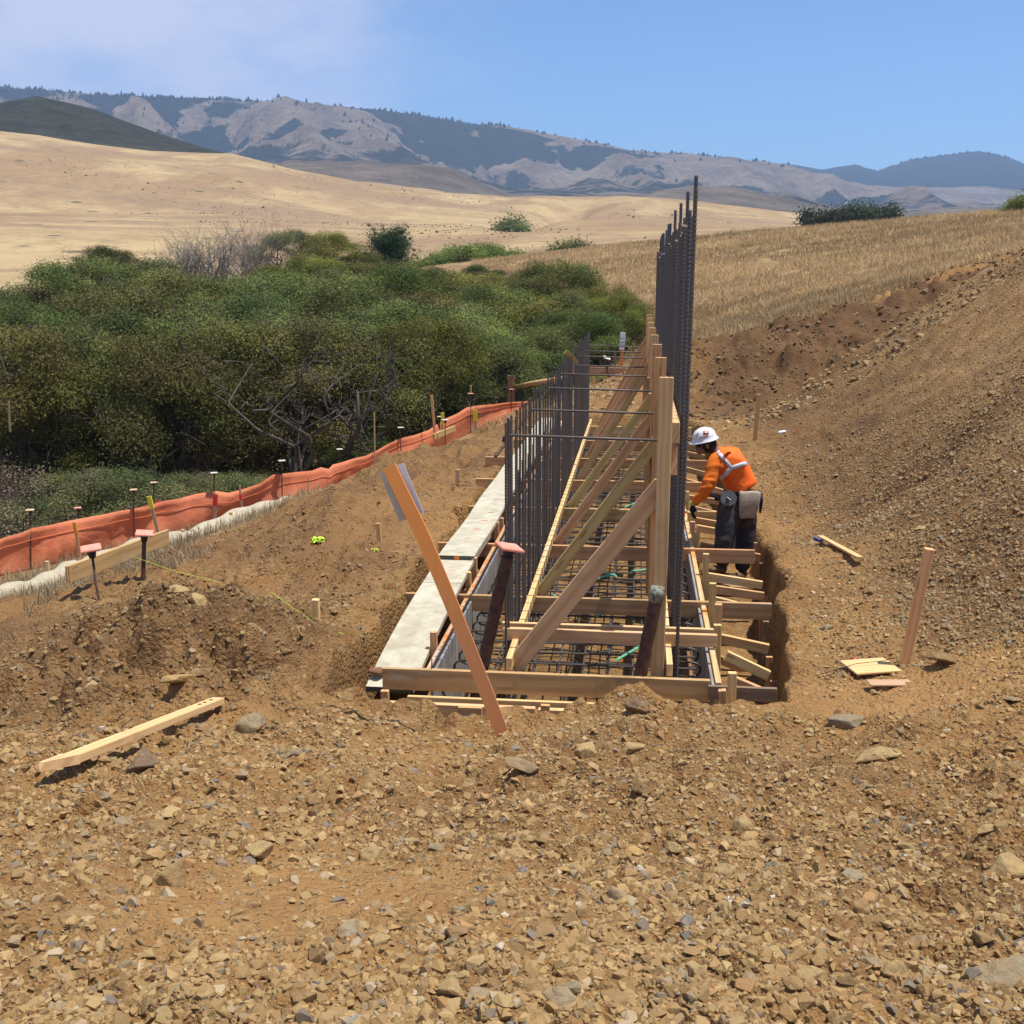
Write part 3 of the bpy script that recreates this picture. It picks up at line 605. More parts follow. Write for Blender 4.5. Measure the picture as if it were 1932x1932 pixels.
# ------------------------------------------------------------------ rebar curtains and mat
cur = empty('rebar_curtain', (-.87, 7.5, -.6), 'lower curtain of dark upright rebar with rods across its top, left of the braces', 'rebar cage')
bl = bar_me('vertical_bar', 2.26, .0088, .022, 7); bs = bar_me('vertical_bar', 1.75, .0088, .016, 7)
for i in range(86):
    y = 7.50+i*.157
    short = i > 4 and (i % 3 == 1) and i < 38
    me = bs if short else bl
    mt = [M_REBAR, M_REBARB, M_RUSTBAR, M_REBAR, M_REBARB][(i*7) % 5]
    o = bpy.data.objects.new('vertical_bar', me); COL.objects.link(o); o.parent = cur
    if not me.materials: me.materials.append(mt)
    o.material_slots[0].link = 'OBJECT'; o.material_slots[0].material = mt
    o.location = Vector((-.868+rr_.uniform(-.008, .008)+(-.03 if short else 0), y, -.62+rr_.uniform(-.02, .03)))-cur.location
    o.rotation_mode = 'QUATERNION'; o.rotation_quaternion = orient((rr_.uniform(-.006, .006), rr_.uniform(-.006, .006), 1), (0, 1, 0))
tube('top_rod', [(-.90, 7.22, 1.47), (-.885, 9.6, 1.50), (-.885, 13.5, 1.50), (-.89, 16.6, 1.45), (-.87, 18.4, 1.44), (-.88, 21.1, 1.36)], .0125, M_RUSTBAR, cur)
for i, y in enumerate((7.72, 9.55, 11.5, 13.5, 15.3, 17.1, 18.9, 20.6)):
    z = [1.54, 1.51, 1.51, 1.49, 1.46, 1.46, 1.43, 1.42][i]; r_ = .010
    tube('spreader_rod', [(-.91, y, z-.05), (-.905, y, z-.015), (-.88, y, z), (-.3, y-.005, z-.012), (.17, y-.01, z-.02)], r_, M_REBAR, cur)
for k in range(4): bar('lengthwise_bar', (-.845, 7.4, -.5+k*.16), (-.845, 21, -.5+k*.16), .008, M_REBAR, cur, .05, 6)
tall = empty('tall_rebar_curtain', (.34, 7.5, -.6), 'tall dense row of dark upright rebar rising beside the timber studs', 'rebar cage')
bt = [bar_me('vertical_bar', L_, .0128, .030, 8) for L_ in (3.62, 3.52, 3.80)]
for i in range(61):
    y = 7.62+i*.218
    k = 2 if i == 1 else (0 if i % 3 else 1)
    me = bt[0] if i in (0,) else (bt[2] if i % 5 == 1 and i > 0 else bt[i % 2])
    mt = [M_REBAR, M_REBARB, M_REBAR, M_REBARB, M_REBAR][(i*3) % 5]
    o = bpy.data.objects.new('vertical_bar', me); COL.objects.link(o); o.parent = tall
    if not me.materials: me.materials.append(mt)
    o.material_slots[0].link = 'OBJECT'; o.material_slots[0].material = mt
    base = Vector((.332+rr_.uniform(-.005, .006), y, -.56+rr_.uniform(-.03, .03)))
    if i == 0: base = Vector((.318, 7.58, -.45))
    o.location = base-tall.location; o.rotation_mode = 'QUATERNION'; o.rotation_quaternion = orient((rr_.uniform(-.006, .008)+.004, rr_.uniform(-.008, .008), 1), (0, 1, 0))
mat_ = empty('rebar_mat', (-.4, 7.4, -.6), 'flat grid of dark rebar lying low inside the timber footing form', 'rebar mat')
cb = bar_me('cross_bar', 1.72, .0085, .03, 6)
for i in range(56):
    y = 7.35+i*.246
    o = link('cross_bar', cb, M_REBAR, mat_, (-1.25, y+rr_.uniform(-.015, .015), -.16), orient((1, rr_.uniform(-.01, .01), 0), (0, 0, 1)))
cb2 = cb
for i in range(40):
    y = 7.45+i*.34
    o = link('cross_bar', cb2, M_REBAR, mat_, (-1.25, y+rr_.uniform(-.02, .02), -.60), orient((1, rr_.uniform(-.02, .02), 0), (0, 0, 1)))
for x in (-1.16, -.98, -.70, -.52, -.34, -.16, .02, .16, .46): bar('long_bar', (x, 7.3, -.178), (x, 21.1, -.178), .0075, M_REBAR, mat_, .05, 6)
for x in (-1.1, -.8, -.5, -.2, .1, .4): bar('long_bar', (x, 7.3, -.618), (x, 21.1, -.618), .0075, M_REBAR, mat_, .05, 6)
# hooked ends on both sides
for sx, x in ((-1, -1.24), (1, .46)):
    hk = tube_me('hook_bar', [(0, 0, 0), (-.03*-sx*-1, 0, 0)]+[(sx*.055*math.sin(t), 0, -.055+.055*math.cos(t)) for t in np.linspace(0, math.pi, 6)]+[(-sx*.12, 0, -.11)], .0085, 6)
    for i in range(24 if sx > 0 else 20):
        y = 7.36+i*(.32 if sx > 0 else .246)
        link('hook_bar', hk, M_REBAR, mat_, (x, y, -.16))
for (x, y, a, L_) in ((-1.05, 9.2, .7, .5), (-.55, 9.35, 2.2, .35), (-.28, 9.0, .9, .55), (-.1, 7.9, 1.0, .45), (-.15, 10.3, 2.4, .5), (.0, 10.5, .5, .4), (-.35, 10.15, .8, .35), (.02, 13.2, 1.0, .55), (-.1, 13.6, 1.1, .4), (-.6, 8.7, 2.0, .45), (-.2, 15.5, 1.2, .5)):
    d = Vector((math.cos(a), math.sin(a)*1.6, -.10)).normalized(); p = Vector((x, y, -.13)); bar('green_bar', p, p+d*L_, .0095, M_GREENBAR, mat_, .02, 6)

# ------------------------------------------------------------------ planks, posts, stakes
def plank(a, y0, y1, z, lab, mat=M_PLANK):
    bm = bmesh.new(); bmesh.ops.create_cube(bm, size=1); L_ = y1-y0
    bmesh.ops.scale(bm, vec=(.335, L_, .038), verts=bm.verts)
    bmesh.ops.subdivide_edges(bm, edges=[e for e in bm.edges if abs((e.verts[0].co-e.verts[1].co).y) > .5], cuts=24)
    for v in bm.verts:
        v.co.x += .006*math.sin(v.co.y*2.3+z*50); v.co.z += .004*math.sin(v.co.y*1.7)
        yw = v.co.y+(y0+y1)/2; k = max(0, (9.1-yw)/1.86)**2 if y0 < 8 else 0; v.co.z -= .232*k; v.co.x -= .035*k
    me = bpy.data.meshes.new('walkway_plank'); bm.to_mesh(me); bm.free(); me.materials.append(mat); me.materials.append(M_PLANKEND)
    for p in me.polygons:
        if abs(p.normal.y) > .8: p.material_index = 1
    o = link('walkway_plank', me, None, None, (a, (y0+y1)/2, z)); tag(o, lab, 'plank', 'walkway planks laid end over end on the beams'); return o
plank(-1.605, 7.245, 11.1, .052, 'white cement splashed walkway plank nearest the viewer, its front end over the hole')
plank(-1.60, 9.93, 15.6, .093, 'middle white walkway plank with an orange mark on its dark near end')
plank(-1.60, 15.2, 20.9, .052, 'farthest white walkway plank, partly behind the rebar')
def mk(o, items, mat):  # marks are a part of the plank
    return multi('spray_mark', items, mat, o, tuple(items[0][0]))
pls = [o for o in bpy.data.objects if o.name.startswith('walkway_plank')]
mk(pls[1], [((-1.60, 9.927, .093), (.045, .004, .037), (0, 0, 0)), ((-1.60, 9.98, .1135), (.05, .08, .002), (0, 0, .2))], M_ORANGEMARK)
tk = [((-1.62+.02*k, 10.25+.42*k, .1135), (.07, .012, .002), (0, 0, .05*k)) for k in range(5)]
for t_ in tk: mk(pls[1], [t_], M_ORANGEMARK)
mk(pls[0], [((-1.58, 9.55, .0725), (.07, .02, .002), (0, 0, .1)), ((-1.6, 9.1, .0725), (.06, .012, .002), (0, 0, -.1)), ((-1.6, 9.84, .0725), (.06, .05, .002), (0, 0, -.1))], M_ORANGEMARK)
jn = [((-1.6, y, .0728), (.333, .004, .001), (0, 0, 0)) for y in (9.15,)]
multi('joint_line', jn, M_WIRE, pls[0], (-1.6, 9.15, .0728))

def cap_item(parent, p, size, mat, tilt=(0, 0, 0), cupmat=M_BLACK, cup=True):
    p = Vector(p)
    e = Euler(tilt).to_quaternion()
    bm = bmesh.new(); r = bmesh.ops.create_cube(bm, size=1); bmesh.ops.scale(bm, vec=(size, size, size*.11), verts=bm.verts); bmesh.ops.bevel(bm, geom=list(bm.edges), offset=size*.03, segments=2, affect='EDGES')
    bmesh.ops.translate(bm, vec=(0, 0, size*.40), verts=bm.verts)
    me = bpy.data.meshes.new('cap_plate'); bm.to_mesh(me); bm.free(); o = link('cap_plate', me, mat, parent, p, e)
    if cup:
        me = tube_me('cap_cup', [(0, 0, -size*.12), (0, 0, size*.05), (0, 0, size*.34)], [size*.17, size*.20, size*.26], 10); link('cap_cup', me, cupmat, parent, p, e)
def rusty(base, top, wdt, lab, cap=None):
    e = empty('rusty_post', base, lab, 'steel post', 'rusted steel posts at the near end of the form')
    a = Vector(base); b2 = Vector(top); bm = bmesh.new(); d = b2-a
    n = 26; V = []; rnd = random.Random(len(lab))
    pts = [a+d*(k/n) for k in range(n+1)]
    me = tube_me('post', [p-a+Vector((rnd.uniform(-.002, .002), 0, 0)) for p in pts], [wdt*.5*(1+rnd.uniform(-.04, .04)) for _ in pts], 14)
    link('post', me, M_RUST, e, a)
    if cap: cap_item(e, b2, cap, M_CAP, (.10, .22, .5))
    else:
        me = tube_me('worn_top', [d.normalized()*-.10, d.normalized()*.004], [wdt*.53, wdt*.53], 14); link('worn_top', me, plain('flaked_green_paint', (.30, .34, .27), .8, .5, 30., 0, .3, 0, (.10, .06, .04)), e, b2)
    return e
rusty((-1.14, 7.33, -.62), tuple(ony(957, 1050, 7.33)), .088, 'leaning rusted post with an orange square cap, left of the braces', .165)
rusty(tuple(ony(1196, 1330, 7.265)), tuple(ony(1242, 1108, 7.265)), .088, 'bare topped rusted post leaning against the nearest timber upright')

def wstake(base, h, lab, wd=.045, th=.045, mat=W_LATH, lean=(0, 0), cat='stake', name='wooden_stake', group=None, sink=.12):
    b0 = Vector(base); d = Vector((lean[0], lean[1], 1)).normalized()
    o = board(name, b0-d*sink, b0+d*h, wd, th, mat, None, up=(0, 1, 0)); return tag(o, lab, cat, group)
p = onz(1706, 1252, .12); wstake((p[0], p[1], gh(p[0], p[1])), .80, 'tall reddish square stake standing in the gravel at right', .058, .058, W_FIR, (.13, .0))
p = onz(1424, 832, .02); wstake((p[0], p[1], gh(p[0], p[1])), .76, 'slim pinkish stake standing on the bench behind the worker', .07, .04, W_FIR, (.045, .0))
p = onz(597, 1178, -.02); wstake((p[0], p[1], gh(p[0], p[1])), .17, 'short square stake on the left bank nearest the white plank end', .055, .05, W_PINE, (.0, 0))
p = onz(716, 1035, -.06); wstake((p[0], p[1], gh(p[0], p[1])), .19, 'short leaning stake on the left bank behind the orange lath', .045, .03, W_FIR, (-.05, 0))
p = onz(863, 895, -.05); wstake((p[0], p[1], gh(p[0], p[1])), .22, 'small pinkish stake on the left bank near the third beam end', .055, .03, W_FIR, (.03, 0))

# orange survey lath leaning in the foreground, two white cards behind it
ol = empty('orange_lath', (-.76, 6.20, .0), 'long orange painted lath leaning left in front of the form, with white cards', 'survey lath')
ba = ony(942, 1372, 6.18); tb = ony(734, 880, 6.30)
ax = (Vector(tb)-Vector(ba)).normalized()
mid = Vector(ony(800, 1010, 6.27))
# slightly bowed lath
pts = [Vector(ba)-ax*.1, Vector(ony(880, 1210, 6.22)), Vector(ony(808, 1035, 6.26)), Vector(ony(768, 950, 6.28)), Vector(tb)]
def strip(name, pts, wv, th, mat, parent):
    """flat strip of width vector wv and thickness th (along -Y)"""
    # smooth the centre line
    P = []
    for i in range(len(pts)-1):
        p0 = pts[max(i-1, 0)]; p1 = pts[i]; p2 = pts[i+1]; p3 = pts[min(i+2, len(pts)-1)]
        for k in range(6):
            t = k/6; P.append(.5*((2*p1)+(p2-p0)*t+(2*p0-5*p1+4*p2-p3)*t*t+(-p0+3*p1-3*p2+p3)*t**3))
    P.append(pts[-1]); bm = bmesh.new(); rows = []; o_ = P[0]
    for i, q in enumerate(P):
        d = (P[min(i+1, len(P)-1)]-P[max(i-1, 0)]).normalized(); wd = wv(i/(len(P)-1)); y = Vector((0, 1, .0)); sx = d.cross(y).normalized()*wd*.5; n = d.cross(sx).normalized()*th*.5
        rows.append([bm.verts.new(q-o_+s) for s in (sx+n, sx-n, -sx-n, -sx+n)])
    for i in range(len(rows)-1):
        for k in range(4): bm.faces.new((rows[i][k], rows[i][(k+1) % 4], rows[i+1][(k+1) % 4], rows[i+1][k]))
    bm.faces.new(rows[0]); bm.faces.new(rows[-1][::-1]); bmesh.ops.recalc_face_normals(bm, faces=bm.faces)
    me = bpy.data.meshes.new(name); bm.to_mesh(me); bm.free(); return link(name, me, mat, parent, o_)
m_ol, nt_, b_ = newmat('orange_lath_paint'); g_ = NG(nt_); P_ = g_.coord('Object')
sz = g_.n('ShaderNodeSeparateXYZ'); g_.l(P_, sz.inputs[0])
fz = g_.math('ADD', g_.rng(sz.outputs[2], .35, 1.25), g_.math('MULTIPLY', g_.math('SUBTRACT', g_.noise(g_.map(P_, (30, 30, 3)), 1., 5, .6), .5), .9))
cc_ = g_.mix(fz, (.66, .285, .115), (.90, .34, .085)); g_.l(cc_, b_.inputs['Base Color'])
g_.l(g_.bump(g_.noise(g_.map(P_, (90, 90, 3)), 1., 4), .001), b_.inputs['Normal'])
strip('lath', pts, lambda t: .082, .012, m_ol, ol)
cmid = ony(778, 935, 6.30)
cu = (Vector(ony(786, 968, 6.3))-Vector(ony(750, 880, 6.3))).normalized()
def card(name, c, L_, W_, mat, parent, yoff=0, q=None):
    return board(name, Vector(c)-cu*L_*.5, Vector(c)+cu*L_*.5, W_, .004, mat, parent, up=(0, 1, 0), bev=0)
card('white_card', ony(768, 925, 6.312), .31, .085, M_WHITE, ol)
card('white_card', ony(742, 935, 6.318), .31, .05, plain('greyed_card', (.55, .54, .46), .8, .1), ol)
# flat brown rock / pad resting on the plank end
#--PART3--
# ------------------------------------------------------------------ silt fence and what stands along it
m_sf, nt_, b_ = newmat('orange_silt_fabric'); g_ = NG(nt_); P_ = g_.coord('Object')
c1 = g_.mix(g_.rng(g_.noise(P_, 1.1, 5, .6), .35, .7), (.84, .29, .14), (.72, .235, .115))
c1 = g_.mix(g_.math('MULTIPLY', g_.rng(g_.noise(P_, 7., 5, .7), .45, .75), .3), c1, (.55, .26, .17))
c1 = g_.mix(g_.math('MULTIPLY', g_.attr('foot'), .45), c1, (.45, .25, .14))
g_.l(c1, b_.inputs['Base Color']); b_.inputs['Roughness'].default_value = .75
g_.l(g_.bump(g_.math('ADD', g_.noise(P_, 6., 4, .6), g_.math('MULTIPLY', g_.noise(P_, 60., 3), .15)), .03, .8), b_.inputs['Normal'])
tr_ = nt_.nodes.new('ShaderNodeBsdfTranslucent'); mx_ = nt_.nodes.new('ShaderNodeMixShader'); mx_.inputs[0].default_value = .30
nt_.links.new(c1, tr_.inputs[0]); nt_.links.new(b_.outputs[0], mx_.inputs[1]); nt_.links.new(tr_.outputs[0], mx_.inputs[2]); nt_.links.new(mx_.outputs[0], nt_.nodes['Material Output'].inputs[0])
ftop = [(-40,1030),(0,1017),(30,1008),(58,996),(100,990),(138,982),(200,970),(251,959),(300,949),(360,936),(407,926),(429,929),(460,921),(490,912),(515,896),(550,893),(592,889),(608,882),(620,885),(627,876),(657,868),(688,860),(700,853),(725,842),(740,836),(755,828),(785,820),(811,811),(841,790),(862,781),(881,768.5),(903,765),(930,763),(964,759),(1013,756)]
fdy = [(-40,13.6),(0,14.2),(58,15.5),(147,16.2),(254,17),(322,17.4),(404,18),(460,18.5),(536,19),(602,20.5),(640,22),(706,23.6),(755,25),(820,27),(887,29),(964,32),(1013,33.5)]
def fence_y(px): return float(np.interp(px, [a for a, _ in fdy], [b for _, b in fdy]))
fpx = np.arange(-40, 1014, 2.5); ftx = np.interp(fpx, [a for a, _ in ftop], [b for _, b in ftop])
bot = np.interp(fpx, [a for a, *_ in fence_bot], [b for _, b, _ in fence_bot])
V = []; foot = []
NR = 9
for i, px in enumerate(fpx):
    yy = fence_y(px); T = Vector(ony(px, ftx[i], yy)); B = Vector(ony(px, bot[i]+4, yy))
    B.z = min(B.z, T.z-.45)
    for k in range(NR):
        t = k/(NR-1); p_ = T.lerp(B, t)
        wv = .045*math.sin(i*.13+2.6*math.sin(i*.043))*(.3+.7*math.sin(math.pi*min(t+.25, 1))) + .022*math.sin(i*.41+t*3+2*math.sin(i*.11))*t + .035*math.sin(i*.07+t*5.)
        V.append((p_.x+wv*.75, p_.y-wv*.75, p_.z)); foot.append(max(0, t*1.6-.8))
V = np.array(V); n = len(fpx)
ii = np.arange(n-1)[:, None]*NR; jj = np.arange(NR-1)[None]; Fq = np.stack([ii+jj, ii+jj+1, ii+jj+1+NR, ii+jj+NR], -1).reshape(-1, 4)
c0 = V[0].copy(); me = mesh_np('silt_fence', V-c0, Fq); attr(me, 'foot', foot)
sf = link('silt_fence', me, m_sf, None, tuple(c0)); tag(sf, 'long sagging orange silt fence fabric running along the foot of the bank', 'silt fence')
md = sf.modifiers.new('solid', 'SOLIDIFY'); md.thickness = .006
# folded hem line
hem = [Vector(V[i*NR+2])+Vector((0.006, -.012, 0)) for i in range(0, n, 2)]
tube('hem', hem, .006, m_sf, sf, 5)

def capped(px, pyt, pyb, cap, mat, lab, y=None, dy=-.04, rad=.011, cupmat=M_BLACK, tilt=(0, 0, .4), lean=0., barmat=M_RUST):
    y = (y or fence_y(px))+dy; T = Vector(ony(px, pyt, y)); B = Vector(ony(px+lean, pyb, y))
    e = empty('capped_rebar', B, lab, 'capped rebar', 'capped rebar stakes along the silt fence')
    bar('bar', B-Vector((0, 0, .15)), T, rad, barmat, e, .05, 7); cap_item(e, T, cap, mat, tilt, cupmat); return e
capped(57, 968, 1076, .115, M_CAPY, 'capped rebar with a yellowish cap, leftmost post of the silt fence')
capped(147, 963, 982, .105, M_CAP, 'capped rebar with a small orange cap rising just behind the leftmost fence stretch', dy=.35, rad=.011)
capped(252, 929, 1024, .11, M_CAPY, 'capped rebar with a pale cap, fence post just left of the yellow flagged lath')
capped(290, 915, 946, .105, M_CAPY, 'capped rebar standing behind the torn orange flap of the silt fence', dy=.5)
capped(404, 897, 1002, .11, M_CAPW, 'capped rebar with a white cap, fence post behind the red flagged lath')
capped(532, 874, 966, .115, M_CAPW, 'capped rebar with a white cap, fence post where the straw wattle ends')
capped(641, 852, 912, .12, M_CAPW, 'capped rebar post on the fence just behind the top of the dirt mound')
capped(756, 811, 858, .135, M_CAPW, 'capped rebar post on the fence, first one left of the small batter board')
capped(830, 790, 815, .13, M_CAPW, 'capped rebar rising behind the small batter board')
capped(888, 747, 815, .15, M_CAP, 'capped rebar post at the bend where the fence turns right')
capped(965, 738, 782, .13, M_CAP, 'capped rebar post beside the thick wooden gate post')
capped(840, 797, 828, .15, M_CAPW, 'white capped rebar holding the small batter board', y=26.2, dy=0)
# near bars that carry the left batter board
def nearcap(px, pyt, pxb, pyb, y, yb, cap, lab, rad, mat, tilt, ks=None):
    T = Vector(ony(px, pyt, y)); B = Vector(ony(pxb, pyb, yb)); e = empty('capped_rebar', B, lab, 'capped rebar', 'capped bars holding the left batter board')
    pts = [B-Vector((0, 0, .15)), B, B.lerp(T, .5)+(ks or Vector((0, 0, 0))), B.lerp(T, .72)+(ks or Vector((0, 0, 0)))*.3, T]
    tube('bar', pts, rad, mat, e, 9); cap_item(e, T, cap, M_CAP, tilt, M_BLACK); return e
nearcap(174, 1048, 192, 1158, 8.9, 8.75, .165, 'bent rusty bar with an orange cap at the near end of the left batter board', .011, M_RUST, (.1, -.1, .5), Vector((-.015, 0, .05)))
nearcap(272, 1018, 270, 1098, 9.75, 9.7, .155, 'straight dark rod with an orange cap crossing the middle of the left batter board', .020, M_RUST, (.12, .10, .35))
bb = board('batter_board', ony(127, 1084, 8.97), ony(316, 1013, 10.6), .040, .150, W_YEL, None); tag(bb, 'thick sawn batter board hung between two capped bars on the left', 'batter board')
board('cut_end', Vector(ony(127, 1084, 8.97))-Vector((.0035, .004, 0)), Vector(ony(127, 1084, 8.97)), .038, .148, W_FIR, bb, bev=0)
bb2 = board('batter_board', ony(818, 824, 26.1), ony(858, 808, 27.2), .05, .14, W_YEL, None); tag(bb2, 'small batter board nailed to a brown stake at the top of the bank', 'batter board')
o = board('wooden_stake', ony(822, 835, 26.2), ony(814, 746, 26.2), .06, .04, W_FIR, None, up=(0, 1, 0)); tag(o, 'tall reddish stake that holds the small batter board by the fence', 'stake')
o = board('wooden_stake', ony(707, 862, 23.4), ony(706, 778, 23.4), .03, .02, W_YEL, None, up=(0, 1, 0)); tag(o, 'thin tall bare stick standing against the middle of the silt fence', 'stake')
# flagged laths
def flagged(px, pyt, pxb, pyb, y, flag, f0, f1, lab, wd=.045):
    T = Vector(ony(px, pyt, y)); B = Vector(ony(pxb, pyb, y)); d = (T-B)
    e = empty('flagged_lath', B, lab, 'survey lath', 'flagged survey laths in front of the silt fence')
    board('lath', B-d*.1, T, wd, .012, W_LATH, e, up=(0, 1, 0)); board('flagging', B+d*f0, B+d*f1, wd*1.35, .022, flag, e, up=(0, 1, 0), bev=.004); return e
flagged(140, 984, 150, 1045, 15.9, plain('amber_flagging', (.80, .40, .05), .6, .1), .62, .98, 'faded lath with an amber flag at the left end of the fence')
flagged(281, 936, 297, 1000, 16.4, M_YELLOW, .62, 1.0, 'leaning lath with bright yellow flagging above the left batter board', .055)
flagged(407, 930, 403, 1018, 17.5, M_RED, .72, .97, 'pale lath with red flagging standing in front of the wattle', .055)
flagged(452, 915, 460, 1000, 18.0, M_RED, .68, .80, 'thin lath with a small red and white tag beside the wattle', .035)
flagged(835, 778, 834, 830, 26.6, M_YELLOW, .55, 1., 'short lath with yellow flagging right beside the small batter board', .06)
flagged(896, 773, 898, 812, 28.4, M_YELLOW, .45, 1., 'short white lath with yellow flagging at the far bend of the fence', .075)
flagged(581, 899, 583, 956, 19.4, M_WIRE, .40, .44, 'thin grey stick tied with wire against the fence beyond the wattle', .02)
# torn flap of fabric behind the fence
bm = bmesh.new(); q = [Vector(ony(a, b, 17.9)) for a, b in ((262, 958), (303, 941), (300, 952), (278, 957))]; c0 = q[0].copy(); f = bm.faces.new([bm.verts.new(v-c0) for v in q])
r_ = bmesh.ops.extrude_face_region(bm, geom=[f]); bmesh.ops.translate(bm, vec=(0, .01, 0), verts=[v for v in r_['geom'] if isinstance(v, bmesh.types.BMVert)])
me = bpy.data.meshes.new('fabric_flap'); bm.to_mesh(me); bm.free(); o = link('fabric_flap', me, m_sf, None, c0); tag(o, 'torn corner of orange fabric sticking up behind the silt fence', 'fabric scrap')

# straw wattle: lumpy roll along the foot of the bank
wpt = [(-60,1140,11.6),(0,1124,12.1),(50,1113,12.5),(100,1098,12.9),(130,1082,13.2),(170,1066,13.6),(230,1045,14.3),(280,1030,14.9),(330,1020,15.3),(380,1006,16.0),(430,985,16.9),(470,968,17.6),(510,957,18.3),(548,950,18.8)]
WP = [Vector(ony(*p)) for p in wpt]; P2 = []
for i in range(len(WP)-1):
    for k in range(9): P2.append(WP[i].lerp(WP[i+1], k/9))
V = []; SG = 12; c0 = P2[0].copy()
for i, q in enumerate(P2):
    d = (P2[min(i+1, len(P2)-1)]-P2[max(0, i-1)]).normalized(); sx = d.cross(Vector((0, 0, 1))).normalized()
    rad = .15*(1+.14*math.sin(i*.55)+.10*math.sin(i*.21+1)); rad *= .55 if i in (40, 41, 77, 78) else 1
    for k in range(SG):
        t = 2*math.pi*k/SG; V.append(tuple(q-c0+sx*math.cos(t)*rad*1.15+Vector((0, 0, 1))*math.sin(t)*rad*.85))
n = len(P2); ii = np.arange(n-1)[:, None]*SG; jj = np.arange(SG)[None]; Fq = np.stack([ii+jj, ii+(jj+1) % SG, ii+(jj+1) % SG+SG, ii+jj+SG], -1).reshape(-1, 4)[:, ::-1]
me = mesh_np('straw_wattle', np.array(V), Fq); o = link('straw_wattle', me, M_STRAW, None, c0); tag(o, 'lumpy straw wattle roll lying along the foot of the orange silt fence', 'wattle')
for px, py, y, lab in ((89, 1066, 12.9, 'small wooden stake through the wattle, beside the leftmost capped post'), (345, 1005, 15.4, 'small wooden stub stake in the wattle right of the left batter board'), (436, 972, 16.9, 'small wooden stub stake in the wattle below the red flagged lath'), (488, 957, 17.9, 'small wooden stub stake in the wattle near its far end'), (2, 1122, 12.0, 'orange tipped stub stake in the wattle at the left edge of the photo')):
    q = Vector(ony(px, py, y)); o = board('wooden_stake', q-Vector((0, 0, .3)), q+Vector((0, 0, .05)), .045, .04, W_YEL, None, up=(0, 1, 0)); tag(o, lab, 'stake', 'stub stakes in the straw wattle')
# black stone-like lump of plastic on the wattle edge
# far batter boards behind the trench
fb = empty('far_batter_board', ony(1150, 700, 27), 'weathered board between two capped rods beyond the far end of the form', 'batter board')
board('board', ony(1080, 697, 27), ony(1208, 701, 27), .04, .145, W_OLD, fb)
board('board', ony(1060, 704, 27.2), ony(1200, 707, 27.2), .04, .04, W_YEL, fb)
def farcap(px, pyt, pxb, pyb, y, lab, cap=.17, tilt=(.3, .3, .2)):
    T = Vector(ony(px, pyt, y)); B = Vector(ony(pxb, pyb, y)); e = empty('capped_rebar', B, lab, 'capped rebar', 'capped rods beyond the far end of the form'); tube('bar', [B-Vector((0, 0, .3)), B, T], .04, M_RUST, e, 8); cap_item(e, T, cap, M_CAPW, tilt, M_RUST, True)
farcap(1143, 680, 1150, 712, 26.9, 'dark rod with a white cap crossing the middle of the far batter board')
farcap(1210, 668, 1206, 712, 26.9, 'dark rod with a white cap at the right end of the far batter board')
ow = empty('orange_lath', ony(1170, 730, 27.6), 'small orange lath with a white tag beyond the far end of the form', 'survey lath')
board('lath', ony(1169, 735, 27.6), ony(1176, 640, 27.6), .075, .02, M_ORANGE, ow, up=(0, 1, 0))
board('white_tag', ony(1173, 660, 27.57), ony(1175.5, 627, 27.57), .125, .012, M_WHITE, ow, up=(0, 1, 0))
multi('tag_lines', [(tuple(ony(1174.5, a, 27.56)), (.115, .004, .010), (0, 0, 0)) for a in (639, 646, 651)], M_WIRE, ow, tuple(ony(1174.5, 645, 27.56)))
o = board('wooden_stake', ony(1160, 735, 28), ony(1160, 664, 28), .045, .03, W_GREY, None, up=(0, 1, 0)); tag(o, 'thin weathered stick left of the small orange lath beyond the form', 'stake')
o = board('wooden_stake', ony(1120, 735, 26.4), ony(1120, 711, 26.4), .05, .03, W_YEL, None, up=(0, 1, 0)); tag(o, 'short stub stake under the far batter board', 'stake')
gp = empty('rail_fence', ony(964, 775, 33), 'rustic fence post with one peeled round rail at the thicket edge', 'fence')
board('post', ony(964, 782, 33), ony(964, 708, 33), .20, .14, W_OLD, gp, up=(0, 1, 0)); tube('rail', [ony(968, 732, 33), ony(1000, 724, 32.6), ony(1070, 712, 31.8)], [.075, .07, .065], W_YEL, gp, 9)
o = board('wooden_stake', ony(888, 742, 31), ony(888, 727, 31), .05, .05, W_YEL, None, up=(0, 1, 0)); tag(o, 'small weathered stub of a stake in front of the dark thicket', 'stake')
o = board('wooden_stake', ony(19, 815, 24), ony(16, 758, 24), .04, .04, W_GREY, None, up=(0, 1, 0)); tag(o, 'old thin fence post in the dry grass at the left edge', 'post')
# pale lath lying across the top rod
o = strip('bent_stick', [Vector(ony(1066, 664, 14.2)), Vector(ony(1078, 672, 14.3)), Vector(ony(1089, 685, 14.4))], lambda t: .055*(1-t*.3), .012, W_YEL, None); tag(o, 'short bent strip of pale wood caught on the top rod of the rebar', 'wood strip')

